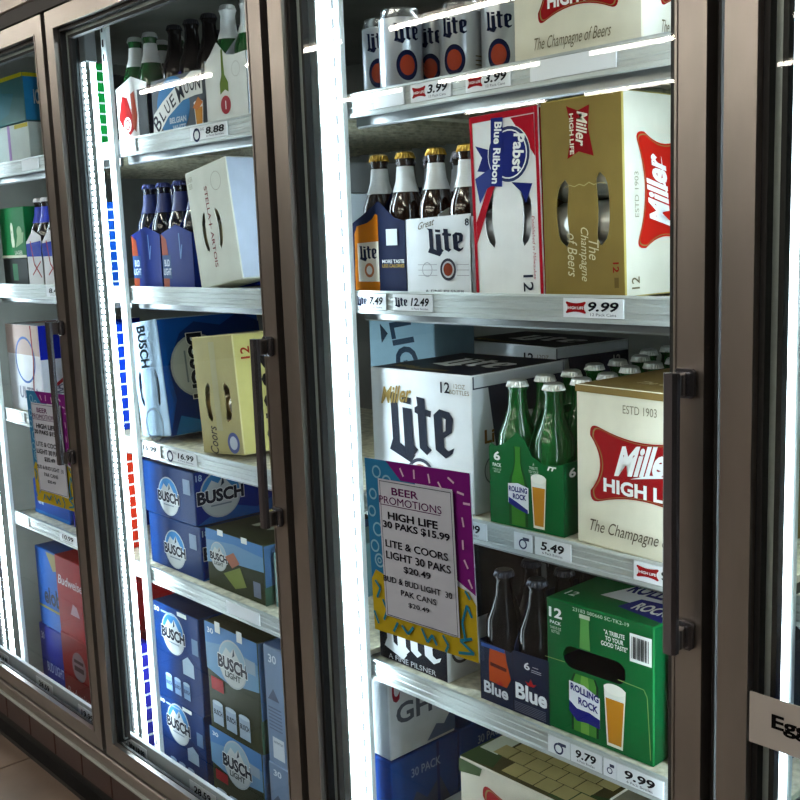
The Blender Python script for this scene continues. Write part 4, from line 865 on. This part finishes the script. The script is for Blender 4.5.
for k in range(2):
    o, I, R = carrier('white carrier with blue top and red ribbon stripe, %s one in the left bay' % ('left', 'right')[k], -1.355 + k * .098, .17, Z2, .092, .17, .118, (214, 216, 222), [(0, 0), (.092, 0), (.092, .13), (.046, .146), (0, .115)], (170, 60, 74) if k else (214, 216, 222))
    I.poly('band', [(0, .66), (1, .66), (1, 1.0), (0, .94)], (40, 70, 190)); I.line('ribbon', [(.3, 1), (.45, .5), (.9, .2)], .05, (190, 40, 60)); I.line('ribbon', [(.9, .55), (.3, .25)], .04, (190, 40, 60)); I.flush()
    for q in range(3): bottle('ultra', -1.355 + k * .098 + .026 + (q % 2) * .042, .205 + (q // 2) * .064, Z2 + .002, 'blue-necked bottle, number %s in the %s ribbon carrier' % (('one', 'two', 'three')[q], ('left', 'right')[k]), 'bottles in the ribbon carriers')
def a3(F):
    I = F['front']; I.rect('band', .0, .66, 1, 1, (196, 176, 170)); I.ring('emblem', .55, .6, .3, .03, (110, 140, 200)); I.text('lettering', 'ULTRA', .6, .22, .6, .14, (130, 136, 156), .02); I.line('ribbon', [(.78, 1), (.8, .6), (.74, .3), (.8, 0)], .03, (170, 40, 60))
    J = F['right']; J.rect('band', 0, .62, 1, 1, (30, 50, 190)); J.line('ribbon', [(.2, 1), (.34, .5), (.1, .3)], .03, (190, 40, 60)); J.line('ribbon', [(.55, 1), (.75, .4), (.95, .28)], .05, (190, 40, 60)); J.text('lettering', 'ULTRA', .14, .2, .26, .1, (120, 126, 150), .02, rot=90); F['top'].rect('stripe', .3, .1, .4, .9, (190, 60, 70))
simple('white and blue carton with red ribbon stripe above the promotions sheet, left bay', -1.535, .165, Z3, .215, .30, .24, {'all': (212, 214, 220), 'right': (216, 220, 228), 'top': (150, 154, 160)}, a3)
def a4(F): F['front'].text('lettering', 'ud', .2, .5, .16, .4, (190, 214, 240), .04); F['front'].rect('band', 0, .02, 1, .12, (60, 140, 220))
simple('bright blue carton with pale letters on the fourth shelf, left bay', -1.48, .18, Z4, .22, .2, .10, {'all': (24, 90, 190)}, a4)
simple('royal blue carton at the right end of the fourth shelf, left bay', -1.235, .18, Z4, .14, .22, .20, {'all': (30, 46, 170)})
for k in range(2): bottle('blue', -1.47 + k * .07, .40, Z4, 'dark bottle behind the bright blue carton, %s' % ('left', 'right')[k], 'bottles behind the bright blue carton')
def a5(F): F['front'].text('lettering', 'elob', .62, .42, .7, .22, (20, 28, 60), .03); F['front'].poly('artwork', [(.5, .98), (1, .98), (1, .8), (.75, .76)], (170, 160, 110)); F['front'].rect('stripe', 0, .24, 1, .27, (170, 160, 90)); F['top'].rect('stripe', .2, .3, .8, .6, (60, 140, 210))
simple('blue carton with dark lettering and tan corner on the bottom stack, left bay', -1.50, .175, .215, .152, .3, .235, {'all': (36, 110, 200), 'top': (40, 100, 180)}, a5)
def a6(F): I = F['front']; I.text('lettering', 'BUD LIGHT', .55, .42, .66, .14, (170, 184, 216), .02); I.text('lettering', '30', .14, .84, .12, .1, (200, 210, 230), .02); I.rect('label_patch', .72, .06, .94, .24, (110, 116, 150)); F['top'].rect('tape', .3, .0, .4, .3, (190, 196, 204))
simple('royal blue thirty-pack carton at the foot of the left stack, left bay', -1.52, .175, Z0, .167, .3, .213, {'all': (26, 46, 150)}, a6)
def a7(F):
    I = F['front']; I.text('lettering', 'Budweiser', .5, .70, .88, .12, (214, 200, 204), .01, .25); I.poly('emblem', [(.4, .3), (.5, .45), (.62, .42), (.7, .3)], (200, 160, 170)); F['top'].rect('stripe', .2, .2, .8, .5, (150, 30, 36))
simple('red carton with white script lettering, top of the red stack', -1.345, .165, .235, .19, .3, .222, {'all': (176, 26, 34)}, a7)
def a8(F):
    I = F['front']; I.ell('emblem', .55, .66, .22, (130, 110, 116)); I.rect('emblem', .40, .60, .70, .66, (60, 30, 40)); I.rect('emblem', .40, .70, .70, .74, (60, 30, 40)); I.text('lettering', 'Budweiser', .5, .28, .8, .12, (190, 150, 156), .01, .25)
simple('red carton with a grey medallion, foot of the red stack', -1.350, .165, Z0, .19, .3, .234, {'all': (150, 24, 32)}, a8)

# ------------------------------------------------------------ far right bay
o = empty('shelf_sign', (.8275, -.001, .731), 'grey shelf tag with the word Eggs across the right door glass', 'sign')
g = G(); g.box(0, .20, -.0015, 0, 0, .058, mat('grey_tag', (168, 164, 160), .45, coat=.2), .0005); p = g.build('strip', o)
I = Ink(p, (0, -.0015, 0), (1, 0, 0), (0, 0, 1), .20, .058); I.text('lettering', 'Eggs', .26, .52, .26, .36, (12, 12, 14), .035); I.flush()
o = empty('egg_carton', (.83, .17, Z3), 'white foam egg carton just right of the door post', 'egg carton')
g = G(); g.box(0, .28, 0, .1, 0, .032, mat('egg_foam', (226, 228, 226), .5), .006); g.build('tray', o)
g = G(); g.box(-.004, .284, -.004, .104, .032, .036, mat('egg_foam', (226, 228, 226), .5), .001)
for a in range(6):
    for b in range(2): g.lathe([(.024, .036), (.023, .055), (.017, .066), (0, .070)], mat('egg_foam', (226, 228, 226), .5), 14, (.024 + a * .0465, .026 + b * .048, 0))
g.build('lid', o)
simple('blue and white carton below the egg tag, right bay', .84, .19, .62, .2, .2, .09, {'all': (60, 80, 170)}, lambda F: F['front'].rect('band', 0, .4, 1, .6, (220, 224, 230)))
simple('tall pale carton under the blue and white one, right bay', .84, .19, 0, .25, .2, .619, {'all': (170, 190, 186)})
simple('white carton at eye height just inside the right door', .86, .17, Z3 + .19, .2, .2, .04, {'all': (226, 228, 228)})
simple('pale green tall carton behind the egg carton', .85, .30, Z3, .25, .2, .19, {'all': (150, 176, 168)})

for nm, z, h, c in (('green carton at the right end of the top shelf, left bay', Z1, .20, (30, 150, 70)), ('mid blue carton at the right end of the second shelf, left bay', Z2, .20, (30, 90, 190)), ('deep blue carton at the right end of the third shelf, left bay', Z3, .26, (24, 70, 200)), ('orange red carton at the right end of the fourth shelf, left bay', Z4 , .24, (210, 60, 36)), ('violet blue carton at the foot of the right end, left bay', Z0, .30, (60, 60, 180))):
    simple(nm, -1.08, .155, z, .15, .06, h, {'all': c}, lambda F: [F['right'].rect('stripe', 0, .06 + .12 * q, 1, .08 + .12 * q, (220, 226, 226)) for q in range(8)])  # pale stripes paint the reflected LED dots onto the carton sides

for nm, z, c in (('added pale teal carton filling a dark gap, right end of the second shelf', Z2, (150, 184, 176)), ('added pale mint carton filling a dark gap behind the cream bottle carton', Z3, (160, 190, 184))):
    simple(nm, .70, .34 if z == Z2 else .45, z, .06, .25, .25, {'all': c})  # cartons added in pale colours to lighten the dark gap by the post
o = empty('ceiling_light', (-.2, .45, 1.825), 'added fluorescent strip light under the cooler ceiling, brightening the rear wall', 'ceiling light')  # added lamp, brightens the rear wall and the top shelf background
g = G(); g.lathe([(0, 0), (.019, 0), (.019, 1.2), (0, 1.2)], mat('fill_tube', (235, 245, 250), .4, emit=9), 12, axis='x'); g.build('tube', o)
g = G(); g.box(-.02, 1.22, -.05, .05, .02, .034, WHITEP, .004); g.build('housing', o)
